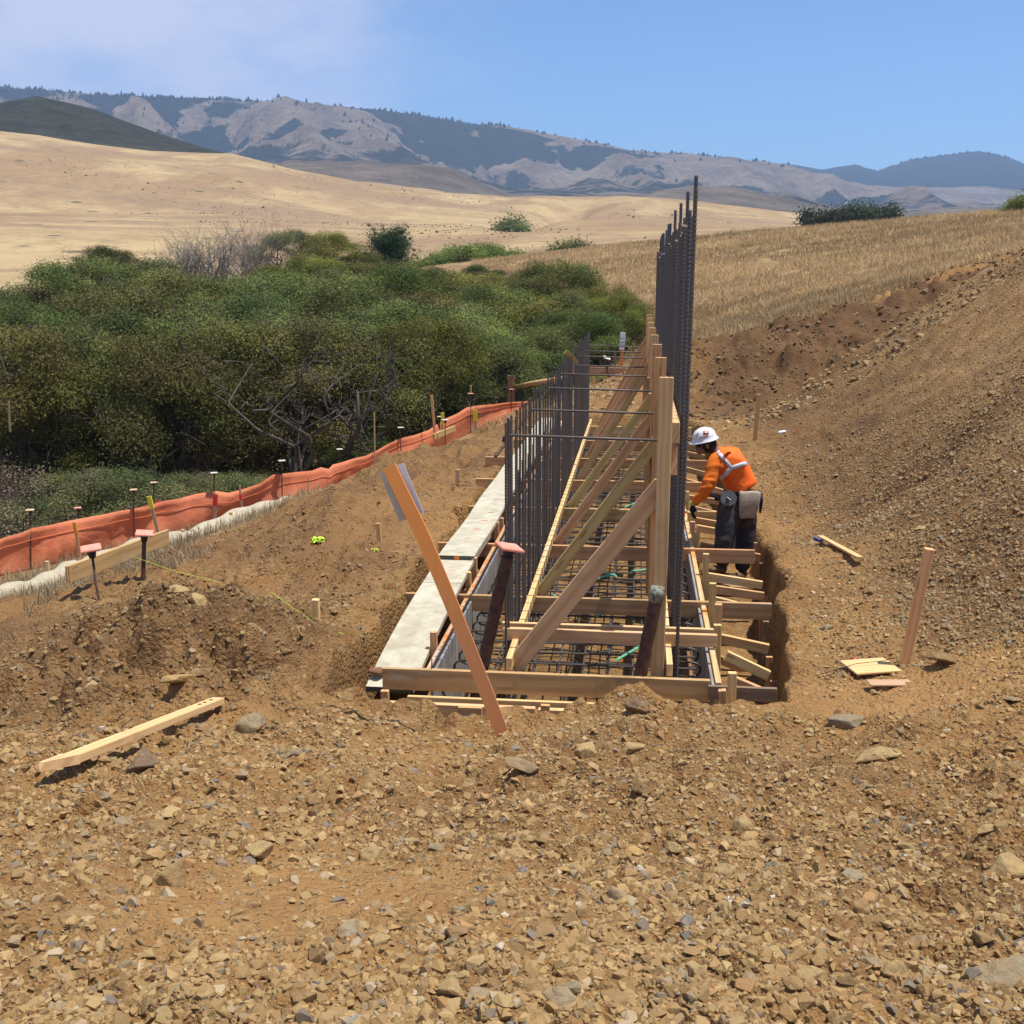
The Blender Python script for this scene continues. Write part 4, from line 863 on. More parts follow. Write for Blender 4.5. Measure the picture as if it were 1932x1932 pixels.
# ------------------------------------------------------------------ debris on the ground
def on_ground(p, dz=0.): return Vector((p[0], p[1], gh(p[0], p[1])+dz))
a = Vector((-2.40, 4.16, 0)); b2 = Vector((-2.40, 6.0, 0)); 
def ground_px(px, py, dz=0., detail=True):
    z = .3
    for _ in range(14):
        q = onz(px, py, z); z = .4*z+.6*(gh(q[0], q[1], detail, False)+dz)
    return Vector(onz(px, py, z))
a = ground_px(92, 1448, .045, False); b2 = ground_px(412, 1322, .045, False)
lb = empty('loose_board', a, 'pale new board lying on the rubble at left, its near end cut to a point', 'board')
d_ = (b2-a).normalized(); a2 = a+d_*.19
board('board', a2, b2, .076, .040, W_PINE, lb, up=(0, .0, 1))
bm = bmesh.new(); vv = [(-.19, .040, -.021), (-.19, .044, .021), (-.17, .03, .018), (0, -.044, -.021), (0, .044, -.021), (0, .044, .021), (0, -.044, .021)]
vs_ = [bm.verts.new(v) for v in vv]
bmesh.ops.convex_hull(bm, input=vs_); me = bpy.data.meshes.new('pointed_end'); bm.to_mesh(me); bm.free(); link('pointed_end', me, W_PINE, lb, a2, orient(d_, (0, .0, 1)))
multi('nail_holes', [(tuple(b2-d_*t+Vector((.0, -.0, .0225))), (.02, .012, .004), (0, 0, .3)) for t in (.12, .22, .3)], M_WIRE, lb, tuple(b2))
q = onz(1645, 1252, .12); pw = board('plywood_scrap', on_ground(q, .035)-Vector((.16, .05, .0)), on_ground(q, .03)+Vector((.14, .03, .01)), .26, .014, W_PINE, None); tag(pw, 'square scrap of plywood beside the tall stake, black tie wire across it', 'plywood scrap')
wc = Vector(pw.location); tube('tie_wire', [on_ground((wc.x-.36, wc.y-.05), .03), wc+Vector((-.1, -.03, .025)), wc+Vector((.08, .03, .03)), wc+Vector((.25, .08, .06)), wc+Vector((.35, .1, .09))], .0022, M_WIRE, pw, 5)
q = onz(1682, 1291, .13); o = board('plywood_scrap', on_ground(q, .02)-Vector((.14, .0, 0)), on_ground(q, .02)+Vector((.13, .03, .0)), .10, .012, W_LATH, None); tag(o, 'long pale plywood offcut lying in front of the square scrap, stones on its corners', 'plywood scrap')
sa = ground_px(1548, 1012, .075); sb = ground_px(1622, 1052, .07); o = board('pointed_stake', sa, sb, .055, .02, W_PINE, None); tag(o, 'flat pale stake lying on the right bench with a blue tip', 'stake')
multi('blue_tape', [(tuple(on_ground(sa, .035)), (.05, .04, .02), (0, 0, .3)), (tuple(on_ground(sa, .04)+Vector((-.04, .03, 0))), (.05, .03, .03), (.3, .2, 1))], M_BLUE, o, tuple(on_ground(sa)))
q = onz(1475, 832, .1); o = board('paper_cup', on_ground(q, .04)-Vector((.06, 0, 0)), on_ground(q, .05)+Vector((.06, .02, .01)), .06, .05, M_WHITE, None, bev=.015); tag(o, 'small crushed white cup lying on the gravel behind the worker', 'litter')
multi('red_print', [(tuple(on_ground(q, .045)+Vector((.03, -.032, .0))), (.03, .004, .02), (0, 0, 0))], M_RED, o, tuple(on_ground(q, .05)))
def ribbon(name, c, n, ln, wd, mat, lab, cat='flagging', up=.06):
    """crumpled tuft of plastic ribbon"""
    rnd = random.Random(n*7+len(lab)); c = Vector(c); V = []; Fq = []
    for i in range(n):
        a_ = rnd.uniform(0, 6.28); p = Vector((0, 0, 0)); e = rnd.uniform(.2, 1.2); b0 = len(V)
        for k in range(6):
            s = Vector((-math.sin(a_), math.cos(a_), rnd.uniform(-.6, .6))).normalized()*wd*.5
            V += [tuple(p+s), tuple(p-s)]; a_ += rnd.uniform(-.8, .8); e -= .35; p = p+Vector((math.cos(a_)*math.cos(e), math.sin(a_)*math.cos(e), math.sin(e)*.9))*ln/5
            if p.z < -up*.3: p.z = -up*.3
        Fq += [[b0+2*k, b0+2*k+1, b0+2*k+3, b0+2*k+2] for k in range(5)]
    me = mesh_np(name, np.array(V), Fq); o = link(name, me, mat, None, c); md = o.modifiers.new('s', 'SOLIDIFY'); md.thickness = .002; return tag(o, lab, cat)
q = onz(598, 1034, -.12); ribbon('flagging_tuft', on_ground(q, .04), 22, .10, .018, M_LIME, 'crumpled lime green flagging tuft on the left bank')
q = onz(712, 1198, 0); q = onz(712, 1198, gh(q[0], q[1])); ribbon('flagging_tuft', on_ground(q, .02), 6, .06, .006, M_LIME, 'frayed end of lime string on the bank left of the white plank')
q = onz(1615, 1238, .12); ribbon('flagging_tuft', on_ground(q, .02), 16, .09, .009, M_PINK, 'small pink flagging tuft left of the plywood scrap')
q = onz(885, 1738-0, .7); q = onz(755, 1375, .6)
for px, py, lab in ((1740, 1738, ''),):
    pass
def string(pts, rad, mat, lab):
    q = [Vector(p) for p in pts]; o = tube('string_line', q, rad, mat, None, 5); return tag(o, lab, 'string line')
A0 = Vector(ony(245, 1048, 9.6)); E1 = Vector(ony(412, 1098, 9.0))
string([A0, A0.lerp(E1, .5)-Vector((0, 0, .02)), E1], .002, M_LIME, 'lime string running down from the left batter board to the bank')
A1 = Vector(ony(300, 1093, 9.0))
s0 = onz(500, 1135, -.0); pts = [on_ground(onz(a, b, 0), .02) for a, b in ((480, 1135), (515, 1165), (560, 1190), (615, 1192), (650, 1228))]
pts = [Vector((p.x, p.y, gh(p.x, p.y)+.02)) for p in pts]; string(pts, .0018, M_LIME, 'slack lime string lying on the bank between the pile and the plank')
q = [on_ground(onz(a, b, -.03), .01) for a, b in ((645, 1155-250+0), (700, 1065), (790, 1072))]
pts = [on_ground(onz(a, b, -.03), .012) for a, b in ((860, 905), (890, 910), (940, 925))]; o = tube('tie_wire', pts, .006, M_WIRE, None, 5); tag(o, 'dark wire on the left bank running from the small stake to the planks', 'wire')
# crushed brown cap on the plank end
bm = bmesh.new(); bmesh.ops.create_icosphere(bm, subdivisions=3, radius=.5)
for v in bm.verts:
    f_ = 1+.12*math.sin(v.co.x*9)+.08*math.sin(v.co.y*11+2); v.co.x *= .12*f_; v.co.y *= .10*f_; v.co.z *= .05
me = bpy.data.meshes.new('burlap_pad'); bm.to_mesh(me); bm.free()
for p in me.polygons: p.use_smooth = True
o = link('brown_pad', me, plain('brown_clay', (.25, .12, .065), .9, .3, 20., .004), None, tuple(ony(712, 1266, 7.36))); tag(o, 'reddish brown clay lump sitting on the near end of the white plank', 'clay lump')

# ------------------------------------------------------------------ rocks
def hull_variant(seed, n, flat):
    rnd = random.Random(seed); bm = bmesh.new()
    for i in range(n):
        v = Vector((rnd.gauss(0, 1), rnd.gauss(0, 1), rnd.gauss(0, 1))).normalized()*rnd.uniform(.78, 1.0)
        bm.verts.new((v.x*rnd.uniform(.9, 1), v.y*.78, v.z*flat))
    bmesh.ops.convex_hull(bm, input=bm.verts); bmesh.ops.delete(bm, geom=[v for v in bm.verts if not v.link_faces], context='VERTS')
    bmesh.ops.triangulate(bm, faces=bm.faces); bm.verts.index_update()
    V = np.array([tuple(v.co) for v in bm.verts]); T = np.array([[v.index for v in f.verts] for f in bm.faces]); bm.free(); return V, T
VAR_S = [hull_variant(100+i, 11, [.65, .8, .7, .55][i % 4]) for i in range(12)]
def rot_mats(n):
    q = rng.normal(size=(n, 4)); q[:, 1:3] *= .35; q /= np.linalg.norm(q, axis=1)[:, None]; w_, x, y, z = q.T
    return np.stack([1-2*(y*y+z*z), 2*(x*y-z*w_), 2*(x*z+y*w_), 2*(x*y+z*w_), 1-2*(x*x+z*z), 2*(y*z-x*w_), 2*(x*z-y*w_), 2*(y*z+x*w_), 1-2*(x*x+y*y)], -1).reshape(-1, 3, 3)
PAL = .86*np.array([(.42, .27, .110), (.48, .33, .145), (.37, .235, .095), (.31, .20, .085), (.35, .27, .15), (.25, .21, .155), (.52, .40, .24), (.21, .20, .18), (.17, .175, .18), (.62, .56, .44), (.48, .27, .11)])
PW = np.array([.30, .22, .22, .10, .05, .03, .04, .008, .005, .006, .03]); PW /= PW.sum()
def m_rock():
    m, nt, b = newmat('rock'); g = NG(nt); P = g.n('ShaderNodeNewGeometry').outputs['Position']; c = g.attr('tint', 'Color')
    c = g.mix(g.math('MULTIPLY', g.rng(g.noise(P, 18., 5, .7), .4, .7), .5), c, (.34, .20, .095))
    c = g.mix(g.math('MULTIPLY', g.noise(P, 120., 3, .7), .45), c, g.mix(.5, c, (.15, .09, .05)))
    g.l(c, b.inputs['Base Color']); b.inputs['Roughness'].default_value = .9; b.inputs['Specular IOR Level'].default_value = .15
    g.l(g.bump(g.noise(P, 70., 6, .7), .006, .8), b.inputs['Normal']); return m
M_ROCK = m_rock()
def density_ok(x, y, thr):
    sm = smooth_mask(x, y); d = fbm(x*1.2, y*1.2, 81, 4)*.5+.5
    ins = inside_poly(x, y, DIRT)
    xr_ = trench_right(y); ntr = ~((x > -1.98) & (x < xr_+.06) & (y > 6.55) & (y < 22))
    left = sstep(-2.0, -2.4, x)*sstep(8.3, 9.2, y)     # packed soil bench on the left carries few stones
    return ins & ntr & (rng.random(len(x)) < np.clip(thr*(.35+1.1*d)*(1-.88*np.clip(sm, 0, 1))*(1-.5*left), 0, 1))
def scatter_rocks(name, n, r0, r1, s0, s1, power, seedoff, thr=1., sink=.25, azl=(-29, 29)):
    r = np.exp(rng.uniform(math.log(r0), math.log(r1), n)); a_ = -YAW+np.radians(rng.uniform(azl[0], azl[1], n)); x = r*np.sin(a_); y = r*np.cos(a_)
    k = density_ok(x, y, thr); x, y, r = x[k], y[k], r[k]; n = len(x)
    s = s0*(s1/s0)**(rng.random(n)**power)
    z = ground_h(x, y, True, False)
    return x, y, z, s
def rock_mesh(name, x, y, z, s, sink=-.04):
    n = len(x); R3 = rot_mats(n); var = rng.integers(0, len(VAR_S), n); Vs = []; Ts = []; Cs = []; o = 0
    pal = PAL[rng.choice(len(PAL), n, p=PW)]*rng.uniform(.82, 1.15, (n, 1)); pal = pal*np.where((y > 22.0) & (x > .8), .45, 1.)[:, None]; pal = pal*np.where((y > 5.5) & (x < -2.0) & (y < 9.2), .72, 1.)[:, None]; pal = np.where(((x > 1.9) & (y > 7.2) & (y < 21))[:, None], pal*.6+np.array([.27, .215, .125])*.3, pal); pal = np.where(((x < -1.9) & (y >= 9.2))[:, None], np.array([.27, .155, .075])*rng.uniform(.7, 1.25, (n, 1)), pal)  # stones in the cut bank darkened to match its painted shade
    for k, (Vv, Tv) in enumerate(VAR_S):
        idx = np.where(var == k)[0]
        if not len(idx): continue
        W_ = np.einsum('nij,vj->nvi', R3[idx], Vv)*s[idx][:, None, None]
        W_ += np.stack([x[idx], y[idx], z[idx]+s[idx]*sink], -1)[:, None]
        Vs.append(W_.reshape(-1, 3)); m_ = len(Vv); Ts.append((Tv[None]+(np.arange(len(idx))*m_)[:, None, None]+o).reshape(-1, 3)); o += len(idx)*m_
        Cs.append(np.repeat(np.c_[pal[idx], np.ones(len(idx))], m_, 0))
    me = mesh_np(name, np.vstack(Vs), None, np.vstack(Ts), smooth=False); attr(me, 'tint', np.vstack(Cs), 'FLOAT_COLOR'); return me
def cat4(L): return [np.concatenate(c) for c in zip(*L)]
small = cat4([scatter_rocks('', 95000, 1.6, 7.2, .0045, .020, 2.2, 0, 1.),
              scatter_rocks('', 27000, 1.8, 7.2, .011, .040, 1.8, 0, .95),
              scatter_rocks('', 46000, 6.3, 22, .008, .038, 2.2, 1, 1., azl=(3, 30)),
              scatter_rocks('', 26000, 6.8, 16, .010, .036, 1.7, 1, 1.3, azl=(10, 30)),
              scatter_rocks('', 9000, 5.0, 9.2, .008, .04, 1.9, 1, 1., azl=(-28, -6)),
              scatter_rocks('', 9000, 20, 33, .03, .11, 2.2, 1, 1.0, azl=(2, 30)),
              scatter_rocks('', 26000, 8.0, 30, .010, .045, 1.9, 1, 1.2, azl=(-22, 4))])
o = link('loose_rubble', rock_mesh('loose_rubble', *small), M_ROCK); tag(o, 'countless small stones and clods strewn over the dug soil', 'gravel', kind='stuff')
# larger stones: each its own object
BIG = []
bvar = []
for i in range(10):
    V_, T_ = hull_variant(500+i, 13, [.6, .75, .5, .85, .65][i % 5]); me = mesh_np('rock', V_, None, T_, smooth=False)
    bm = bmesh.new(); bm.from_mesh(me); bmesh.ops.bevel(bm, geom=list(bm.edges), offset=.045, segments=1, affect='EDGES'); bm.to_mesh(me); bm.free()
    bvar.append(me)
def m_bigrock():
    m, nt, b = newmat('big_rock'); g = NG(nt); P = g.coord('Object'); oi = g.n('ShaderNodeObjectInfo'); c = oi.outputs['Color']
    W3 = g.n('ShaderNodeNewGeometry').outputs['Position']
    c = g.mix(g.math('MULTIPLY', g.rng(g.noise(W3, 9., 6, .7), .40, .66), .65), c, (.36, .22, .10))
    c = g.mix(g.math('MULTIPLY', g.rng(g.noise(W3, 30., 6, .75), .42, .7), .4), c, (.19, .125, .07))
    c = g.mix(g.math('MULTIPLY', g.rng(g.noise(W3, 55., 4, .7), .55, .75), .35), c, (.55, .43, .27))
    g.l(c, b.inputs['Base Color']); b.inputs['Roughness'].default_value = .88; b.inputs['Specular IOR Level'].default_value = .2
    h = g.math('ADD', g.noise(W3, 22., 7, .72), g.math('MULTIPLY', g.vor(W3, 30.), -.5)); g.l(g.bump(h, .022, .9), b.inputs['Normal']); return m
M_BIG = m_bigrock()
for me in bvar: me.materials.append(M_BIG)
COLS = {'tan': (.48, .335, .145), 'brown': (.33, .205, .085), 'orange': (.52, .33, .12), 'pale': (.50, .39, .22), 'grey': (.33, .24, .13), 'blue': (.28, .225, .145), 'olive': (.34, .28, .17), 'dark': (.20, .135, .080)}
def rock(x, y, s, col, lab=None, group=None, k=0, ry=0., sx=(1, 1, 1), sink=.30, z=None):
    o = bpy.data.objects.new('rock', bvar[k % 10]); COL.objects.link(o)
    o.location = (x, y, (gh(x, y) if z is None else z)+s*sx[2]*(sink-.12)); o.rotation_euler = (rng.uniform(-.3, .3), rng.uniform(-.3, .3), ry); o.scale = (s*sx[0], s*sx[1], s*sx[2]); cc = COLS[col]; f_ = rng.uniform(.9, 1.1); f_ *= .9; o.color = (cc[0]*f_, cc[1]*f_, cc[2]*f_, 1)
    return tag(o, lab, 'rock', group)
def rock_px(px, py, wpx, col, lab, k=0, ry=0., sx=(1, 1, 1), zg=None):
    z = .5
    for _ in range(12):
        q = onz(px, py, z); z = .4*z+.6*gh(q[0], q[1], True, False)
    dist = math.hypot(math.hypot(q[0], q[1]), CAMH-z); s = wpx*dist/FPX/2*1.22
    return rock(q[0], q[1], s, col, lab, None, k, ry, sx, z=z)
NAMED = [
 (330, 1665, 78, 'brown', 'large square brown boulder half sunk in the lower left rubble', 3, .3, (.85, .7, 1.25)),
 (486, 1612, 62, 'tan', 'angular rock with a blue grey left side, above the yellow shard', 1, .9, (1, .8, .9)),
 (480, 1648, 52, 'orange', 'bright yellow flat shard just below the grey sided rock', 2, .2, (1, .9, .5)),
 (286, 1572, 58, 'brown', 'rounded brown rock in the rubble, above and left of the square boulder', 4, .6, (1, 1, .9)),
 (145, 1738, 70, 'brown', 'broad grey brown rock near the left edge of the foreground', 5, 1.0, (1, .8, .7)),
 (470, 1375, 74, 'olive', 'wide olive rock at the crest just right of the loose board', 6, .4, (1, .8, .75)),
 (335, 1285, 70, 'orange', 'tan slab leaning on the front of the spoil pile', 7, .5, (1, .7, .8)),
 (320, 1133, 66, 'tan', 'flat pale slab on the very top of the spoil pile', 2, .1, (1.2, .7, .45)),
 (988, 1448, 66, 'grey', 'grey layered rock in the rubble below the orange lath', 0, .2, (1.1, .7, .6)),
 (1106, 1420, 52, 'tan', 'light tan rock at the centre of the rubble crest', 8, .9, (1, .9, .8)),
 (1195, 1413, 54, 'tan', 'slanted tan rock under the rubble mound in front of the beam', 9, .7, (1.2, .7, .7)),
 (1207, 1495, 50, 'brown', 'dark brown upright rock below the middle of the front beam', 1, .2, (.8, .8, 1.1)),
 (1172, 1700, 66, 'pale', 'pale wedge shaped rock with a brown front in the central foreground', 3, 2.2, (1, .8, .9)),
 (950, 1663, 44, 'brown', 'flat brown rock in the middle foreground', 4, .4, (1.1, .8, .6)),
 (1276, 1605, 44, 'tan', 'rounded tan rock right of the central foreground', 5, .4, (1, 1, .9)),
 (1400, 1562, 48, 'tan', 'tan block shaped rock in the right half of the rubble', 6, .9, (1, .9, .9)),
 (1375, 1585, 40, 'brown', 'dark rock tucked against the block shaped tan rock', 7, .3, (1, .9, .8)),
 (1652, 1430, 88, 'tan', 'broad flat tan boulder sunk in the rubble at upper right', 2, .2, (1.1, .8, .45)),
 (1600, 1365, 70, 'blue', 'bluish grey flat rock at the right end of the rubble crest', 8, .2, (1.2, .7, .5)),
 (1907, 1643, 84, 'tan', 'big smooth faced wedge of rock at the right edge', 9, .5, (1.1, .8, .8)),
 (1893, 1848, 120, 'olive', 'largest grey and tan rock in the lower right corner', 0, .8, (1.15, .8, .7)),
 (1525, 1850, 62, 'tan', 'rounded tan rock in the lower right foreground', 1, .3, (1, .9, .9)),
 (1690, 1838, 56, 'tan', 'faceted yellow brown rock left of the largest corner rock', 4, .5, (1, .9, .9)),
 (1555, 1710, 50, 'orange', 'light orange rounded rock in the right rubble', 5, .3, (1, .9, .8)),
 (1620, 1718, 52, 'brown', 'brown rock close beside the light orange rounded one', 6, .3, (1, .9, .8)),
 (1583, 1775, 60, 'tan', 'long low tan rock under the light orange rounded rock', 7, -.4, (1.3, .6, .5)),
 (1733, 1785, 44, 'grey', 'round bluish grey stone in the right foreground', 8, .2, (1, .9, .8)),
 (858, 1868, 60, 'tan', 'two toned tan rock at the bottom centre', 9, .4, (1.1, .8, .8)),
 (930, 1912, 50, 'orange', 'yellow brown rock at the very bottom centre', 3, .4, (1, .8, .7)),
 (800, 1868, 40, 'brown', 'brown rock next to the two toned one at the bottom', 2, 1.4, (1, .8, .8)),
 (570, 1885, 40, 'brown', 'long brown rock at the lower left bottom edge', 1, .4, (1.3, .8, .8)),
 (1785, 1252, 62, 'brown', 'rounded cobble with a pale top right of the tall stake', 5, .1, (1.1, .9, .75)),
 (1668, 1300, 34, 'brown', 'small dark rock on the corner of the long plywood offcut', 6, .4, (1.2, .8, .7)),
 (1918, 1322, 42, 'grey', 'flat grey slab on the smooth patch at the right edge', 7, .0, (1.2, .8, .4)),
 (418, 1021, 26, 'dark', 'black lump lying beside the wattle below the red flagged lath', 8, .3, (1, 1, 1)),
 (205, 1400-0, 0, 'tan', '', 0, 0, (1, 1, 1)),
 (270, 1438, 62, 'dark', 'dark broken rock below the middle of the loose board', 3, .8, (1.2, .9, .7)),
 (1205, 1326, 58, 'dark', 'rough brown clod on top of the mound before the front beam', 4, .5, (1, .8, .9)),
]
for t in NAMED:
    if t[2]: rock_px(*t)
# generic larger stones
def many(n, r0, r1, a0, a1, s0, s1, label, grp, pal, skip=.0):
    got = 0; tries = 0
    while got < n and tries < n*30:
        tries += 1; r = math.exp(rng.uniform(math.log(r0), math.log(r1))); a_ = -YAW+math.radians(rng.uniform(a0, a1)); x = r*math.sin(a_); y = r*math.cos(a_)
        if not density_ok(np.array([x]), np.array([y]), 1.2)[0]: continue
        u_ = rng.random(); s = s0*(s1/s0)**(u_**1.7); c = pal[int(rng.integers(len(pal)))]
        rock(x, y, s, c, label, grp, int(rng.integers(10)), rng.uniform(0, 6.28), (1, rng.uniform(.7, 1), rng.uniform(.55, .95)), sink=rng.uniform(.1, .4), z=float(ground_h([x], [y], True, False)[0])); got += 1
P1 = ['tan']*8+['brown']*6+['olive']*3+['grey', 'pale', 'orange']
many(175, 2.1, 6.5, -27, 26, .030, .070, 'fist sized angular stone among the foreground rubble', 'stones in the foreground rubble', P1)
many(60, 6.6, 16, 9, 27, .035, .095, 'loose stone on the gravelly bench right of the trench', 'stones on the right bench', P1)
many(55, 5.6, 8.6, -27, -13, .035, .11, 'stone or clod on the spoil pile at left', 'stones on the spoil pile', ['brown']*5+['tan'])
many(18, 22, 30, 3, 26, .10, .22, 'rock in the dark cut bank below the dry grass', 'rocks in the cut bank', ['dark', 'dark', 'brown'])
print('rocks done')
#--PART4--
# ------------------------------------------------------------------ vegetation
def foliage_mat(name, cols_, trans=.25):
    m, nt, b = newmat(name); g = NG(nt); oi = g.n('ShaderNodeObjectInfo')
    c = g.attr('leaf', 'Color')
    hv = g.n('ShaderNodeHueSaturation'); g.l(c, hv.inputs['Color']); g.l(g.rng(oi.outputs['Random'], 0, 1, .485, .515, False), hv.inputs['Hue']); g.l(g.rng(g.math('FRACT', g.math('MULTIPLY', oi.outputs['Random'], 5.7)), 0, 1, .8, 1.15, False), hv.inputs['Value'])
    c = g.mix(1., hv.outputs[0], oi.outputs['Color'], 'MULTIPLY')
    g.l(c, b.inputs['Base Color']); b.inputs['Roughness'].default_value = .85; b.inputs['Specular IOR Level'].default_value = .08
    t = g.n('ShaderNodeBsdfTranslucent'); g.l(c, t.inputs[0]); mx = g.n('ShaderNodeMixShader'); mx.inputs[0].default_value = trans
    g.l(b.outputs[0], mx.inputs[1]); g.l(t.outputs[0], mx.inputs[2]); g.l(mx.outputs[0], nt.nodes['Material Output'].inputs[0]); return m
M_LEAF = foliage_mat('thicket_leaves', None)
M_BARK = plain('grey_bark', (.115, .098, .078), .9, .3, 8., .01, .1, 0., (.075, .062, .05))
M_TWIG = plain('dead_twigs', (.25, .225, .19), .9, .2, 8., 0., .1, 0., (.20, .175, .15))
GREENS = np.array([(.185, .225, .048), (.15, .195, .045), (.23, .245, .060), (.13, .18, .050), (.20, .195, .065), (.28, .285, .075), (.17, .145, .060)])
def leaf_cloud(name, centers, radii, n, ls=.075, pw=2., cols=GREENS, wts=None, floor=-.5, fill=.22, lobecol=True, aspect=.42):
    """leaf sized faces spread over and through lobes"""
    C = np.array(centers); R = np.array(radii); k = rng.choice(len(C), n, p=(R[:, 0]**pw)/np.sum(R[:, 0]**pw))
    d = rng.normal(size=(n, 3)); d /= np.linalg.norm(d, axis=1)[:, None]; d[:, 2] = np.where(d[:, 2] < floor, -d[:, 2], d[:, 2])
    rad = np.where(rng.random(n) < fill, rng.random(n)**.4, 1+rng.normal(size=n)*.09)
    rad *= 1+.22*np.sin(d[:, 0]*7+k)*np.sin(d[:, 1]*8+k*2)*np.sin(d[:, 2]*6)
    P = C[k]+d*R[k]*rad[:, None]
    # clumping: pull leaves towards twig tips
    tips = max(40, n//14); ti = rng.integers(0, n, tips); T = P[ti]
    a_ = rng.integers(0, tips, n); keep = rng.random(n) < .68
    j = rng.normal(size=(n, 3))*np.array([.085, .085, .075])*(ls/.075)*1.5
    P = np.where(keep[:, None], T[a_]+j, P); kk = np.where(keep, k[ti][a_], k)
    
    nrm = d*1.0+rng.normal(size=(n, 3))*.50+np.array([0, 0, .35]); nrm /= np.linalg.norm(nrm, axis=1)[:, None]
    t = np.cross(nrm, rng.normal(size=(n, 3))); t /= np.linalg.norm(t, axis=1)[:, None]+1e-9; b_ = np.cross(nrm, t)
    L = ls*rng.uniform(.6, 1.3, (n, 1)); W_ = L*aspect
    V = np.stack([P-t*L*.5, P+b_*W_*.5, P+t*L*.5, P-b_*W_*.5], 1).reshape(-1, 3)
    Fq = np.arange(4*n).reshape(-1, 4)
    lc = cols[rng.choice(len(cols), len(C), p=wts)]*rng.uniform(.55, 1.45, (len(C), 1)) if lobecol else None
    cc = cols[rng.choice(len(cols), n, p=wts)]*.35 + (lc[kk]*.65 if lobecol else cols[0]*.65); cc = cc*rng.uniform(.88, 1.14, (n, 1))
    me = mesh_np(name, V, Fq, smooth=False); attr(me, 'leaf', np.repeat(np.c_[cc, np.ones(n)], 4, 0), 'FLOAT_COLOR'); return me
def limbs(name, base, tips, r0, rnd, wig=.25, seg=6, sub=3, depth=5):
    """crooked limbs from a base to tips, joined in one mesh, with side twigs"""
    bm = bmesh.new()
    def tube_bm(P, R):
        prev = None; rows = []
        for i in range(len(P)):
            d = (P[min(i+1, len(P)-1)]-P[max(i-1, 0)]).normalized(); u = d.orthogonal().normalized() if prev is None else (prev-d*prev.dot(d)).normalized(); prev = u; v = d.cross(u)
            rows.append([bm.verts.new(P[i]+(u*math.cos(6.283*k/seg)+v*math.sin(6.283*k/seg))*R[i]) for k in range(seg)])
        for i in range(len(P)-1):
            for k in range(seg): bm.faces.new((rows[i][k], rows[i][(k+1) % seg], rows[i+1][(k+1) % seg], rows[i+1][k]))
    base = Vector(base)
    def grow(a, b, r, lv):
        n = depth; P = [a]; L = (b-a).length
        for i in range(1, n+1):
            p = a.lerp(b, i/n)+Vector((rnd.gauss(0, 1), rnd.gauss(0, 1), rnd.gauss(0, .7)))*wig*L*.22*(1 if i < n else .3)+Vector((0, 0, L*.10*math.sin(math.pi*i/n))); P.append(p)
        tube_bm(P, [r*(1-.75*i/n) for i in range(n+1)])
        if lv > 0:
            for q in range(sub):
                i = rnd.randint(max(1, n//3), n-1); st = P[i]; dd = (P[i]-P[i-1]).normalized(); e = st+(dd+Vector((rnd.gauss(0, .7), rnd.gauss(0, .7), rnd.gauss(.2, .5)))).normalized()*L*rnd.uniform(.3, .55)
                grow(st, e, r*(1-.75*i/n)*.7, lv-1)
    for t in tips: grow(base+Vector((rnd.uniform(-.1, .1), rnd.uniform(-.1, .1), 0)), Vector(t), r0*rnd.uniform(.7, 1.1), 2 if sub > 2 else 1)
    me = bpy.data.meshes.new(name); bm.to_mesh(me); bm.free()
    for p in me.polygons: p.use_smooth = True
    return me
# five shrub kinds in a unit of metres: crown radius about 2.2 m
KINDS = []
for i in range(5):
    rnd = random.Random(40+i); cs = []; rs = []
    low = i >= 3
    H_ = [3.6, 3.9, 3.3, 2.0, 1.5][i]; Rr = [2.3, 2.5, 2.2, 1.9, 1.6][i]
    for k in range(62 if not low else 40):
        t = rnd.uniform(0, 6.28); q = math.sqrt(rnd.random()); rr0 = Rr*q*.95; rad = rnd.uniform(.24, .62)*(1 if not low else .75)
        zc = H_*math.sqrt(max(.05, 1-(q*.93)**2.6))-rad*.8
        if not low: zc = zc*(1-.55*rnd.random()**1.5*q)+rnd.gauss(0, .12)
        if not low and q > .8 and rnd.random() < .6: zc -= rnd.uniform(.3, 1.1)
        if low and rnd.random() < .5: zc *= rnd.uniform(.2, .8)
        cs.append((rr0*math.cos(t), rr0*math.sin(t), max(.2, zc))); rs.append((rad, rad, rad*.72))
    nl_ = [52000, 54000, 48000, 26000, 20000][i]
    fol = leaf_cloud('foliage', cs, rs, nl_, .068 if not low else .058)
    fol.materials.append(M_LEAF)
    tips = [(c[0]*.8, c[1]*.8, c[2]) for c in cs[:(9 if not low else 4)]]
    tr = limbs('trunk', (0, 0, -.3), tips, .085 if not low else .04, rnd, .5, 6, 3); tr.materials.append(M_BARK); KINDS.append((fol, tr))
def shrub(px, y, ztop_px, kind, lab, grp, scale=1., tint=(1, 1, 1), rot=None, zg=None, name='willow_shrub', cat='shrub', pxs=None):
    """stand a shrub on the terrain below the point seen at column px, depth y, reaching up to row ztop_px"""
    T = ony(px, ztop_px, y); x = T[0]; z = gh(x, y, False, False) if zg is None else zg
    H_ = [3.6, 3.9, 3.3, 2.0, 1.5][kind]+.2; s = max(.3, (T[2]-z)/H_)
    e = empty(name, (x, y, z), lab, cat, grp); e.rotation_euler = (0, 0, rot if rot is not None else rng.uniform(0, 6.28)); sh = scale
    e.scale = (s**.5*sh, s**.5*sh, s)
    for me in KINDS[kind]:
        o = bpy.data.objects.new(me.name.split('.')[0], me); COL.objects.link(o); o.parent = e; o.color = (*tint, 1)
    return e
TH = 'shrubs of the dense thicket'
T1 = (.82, .80, .92); TB = (.78, .68, .80); TG = (.68, .78, .86); TY = (1.0, .93, .85); TD = (.58, .60, .74)
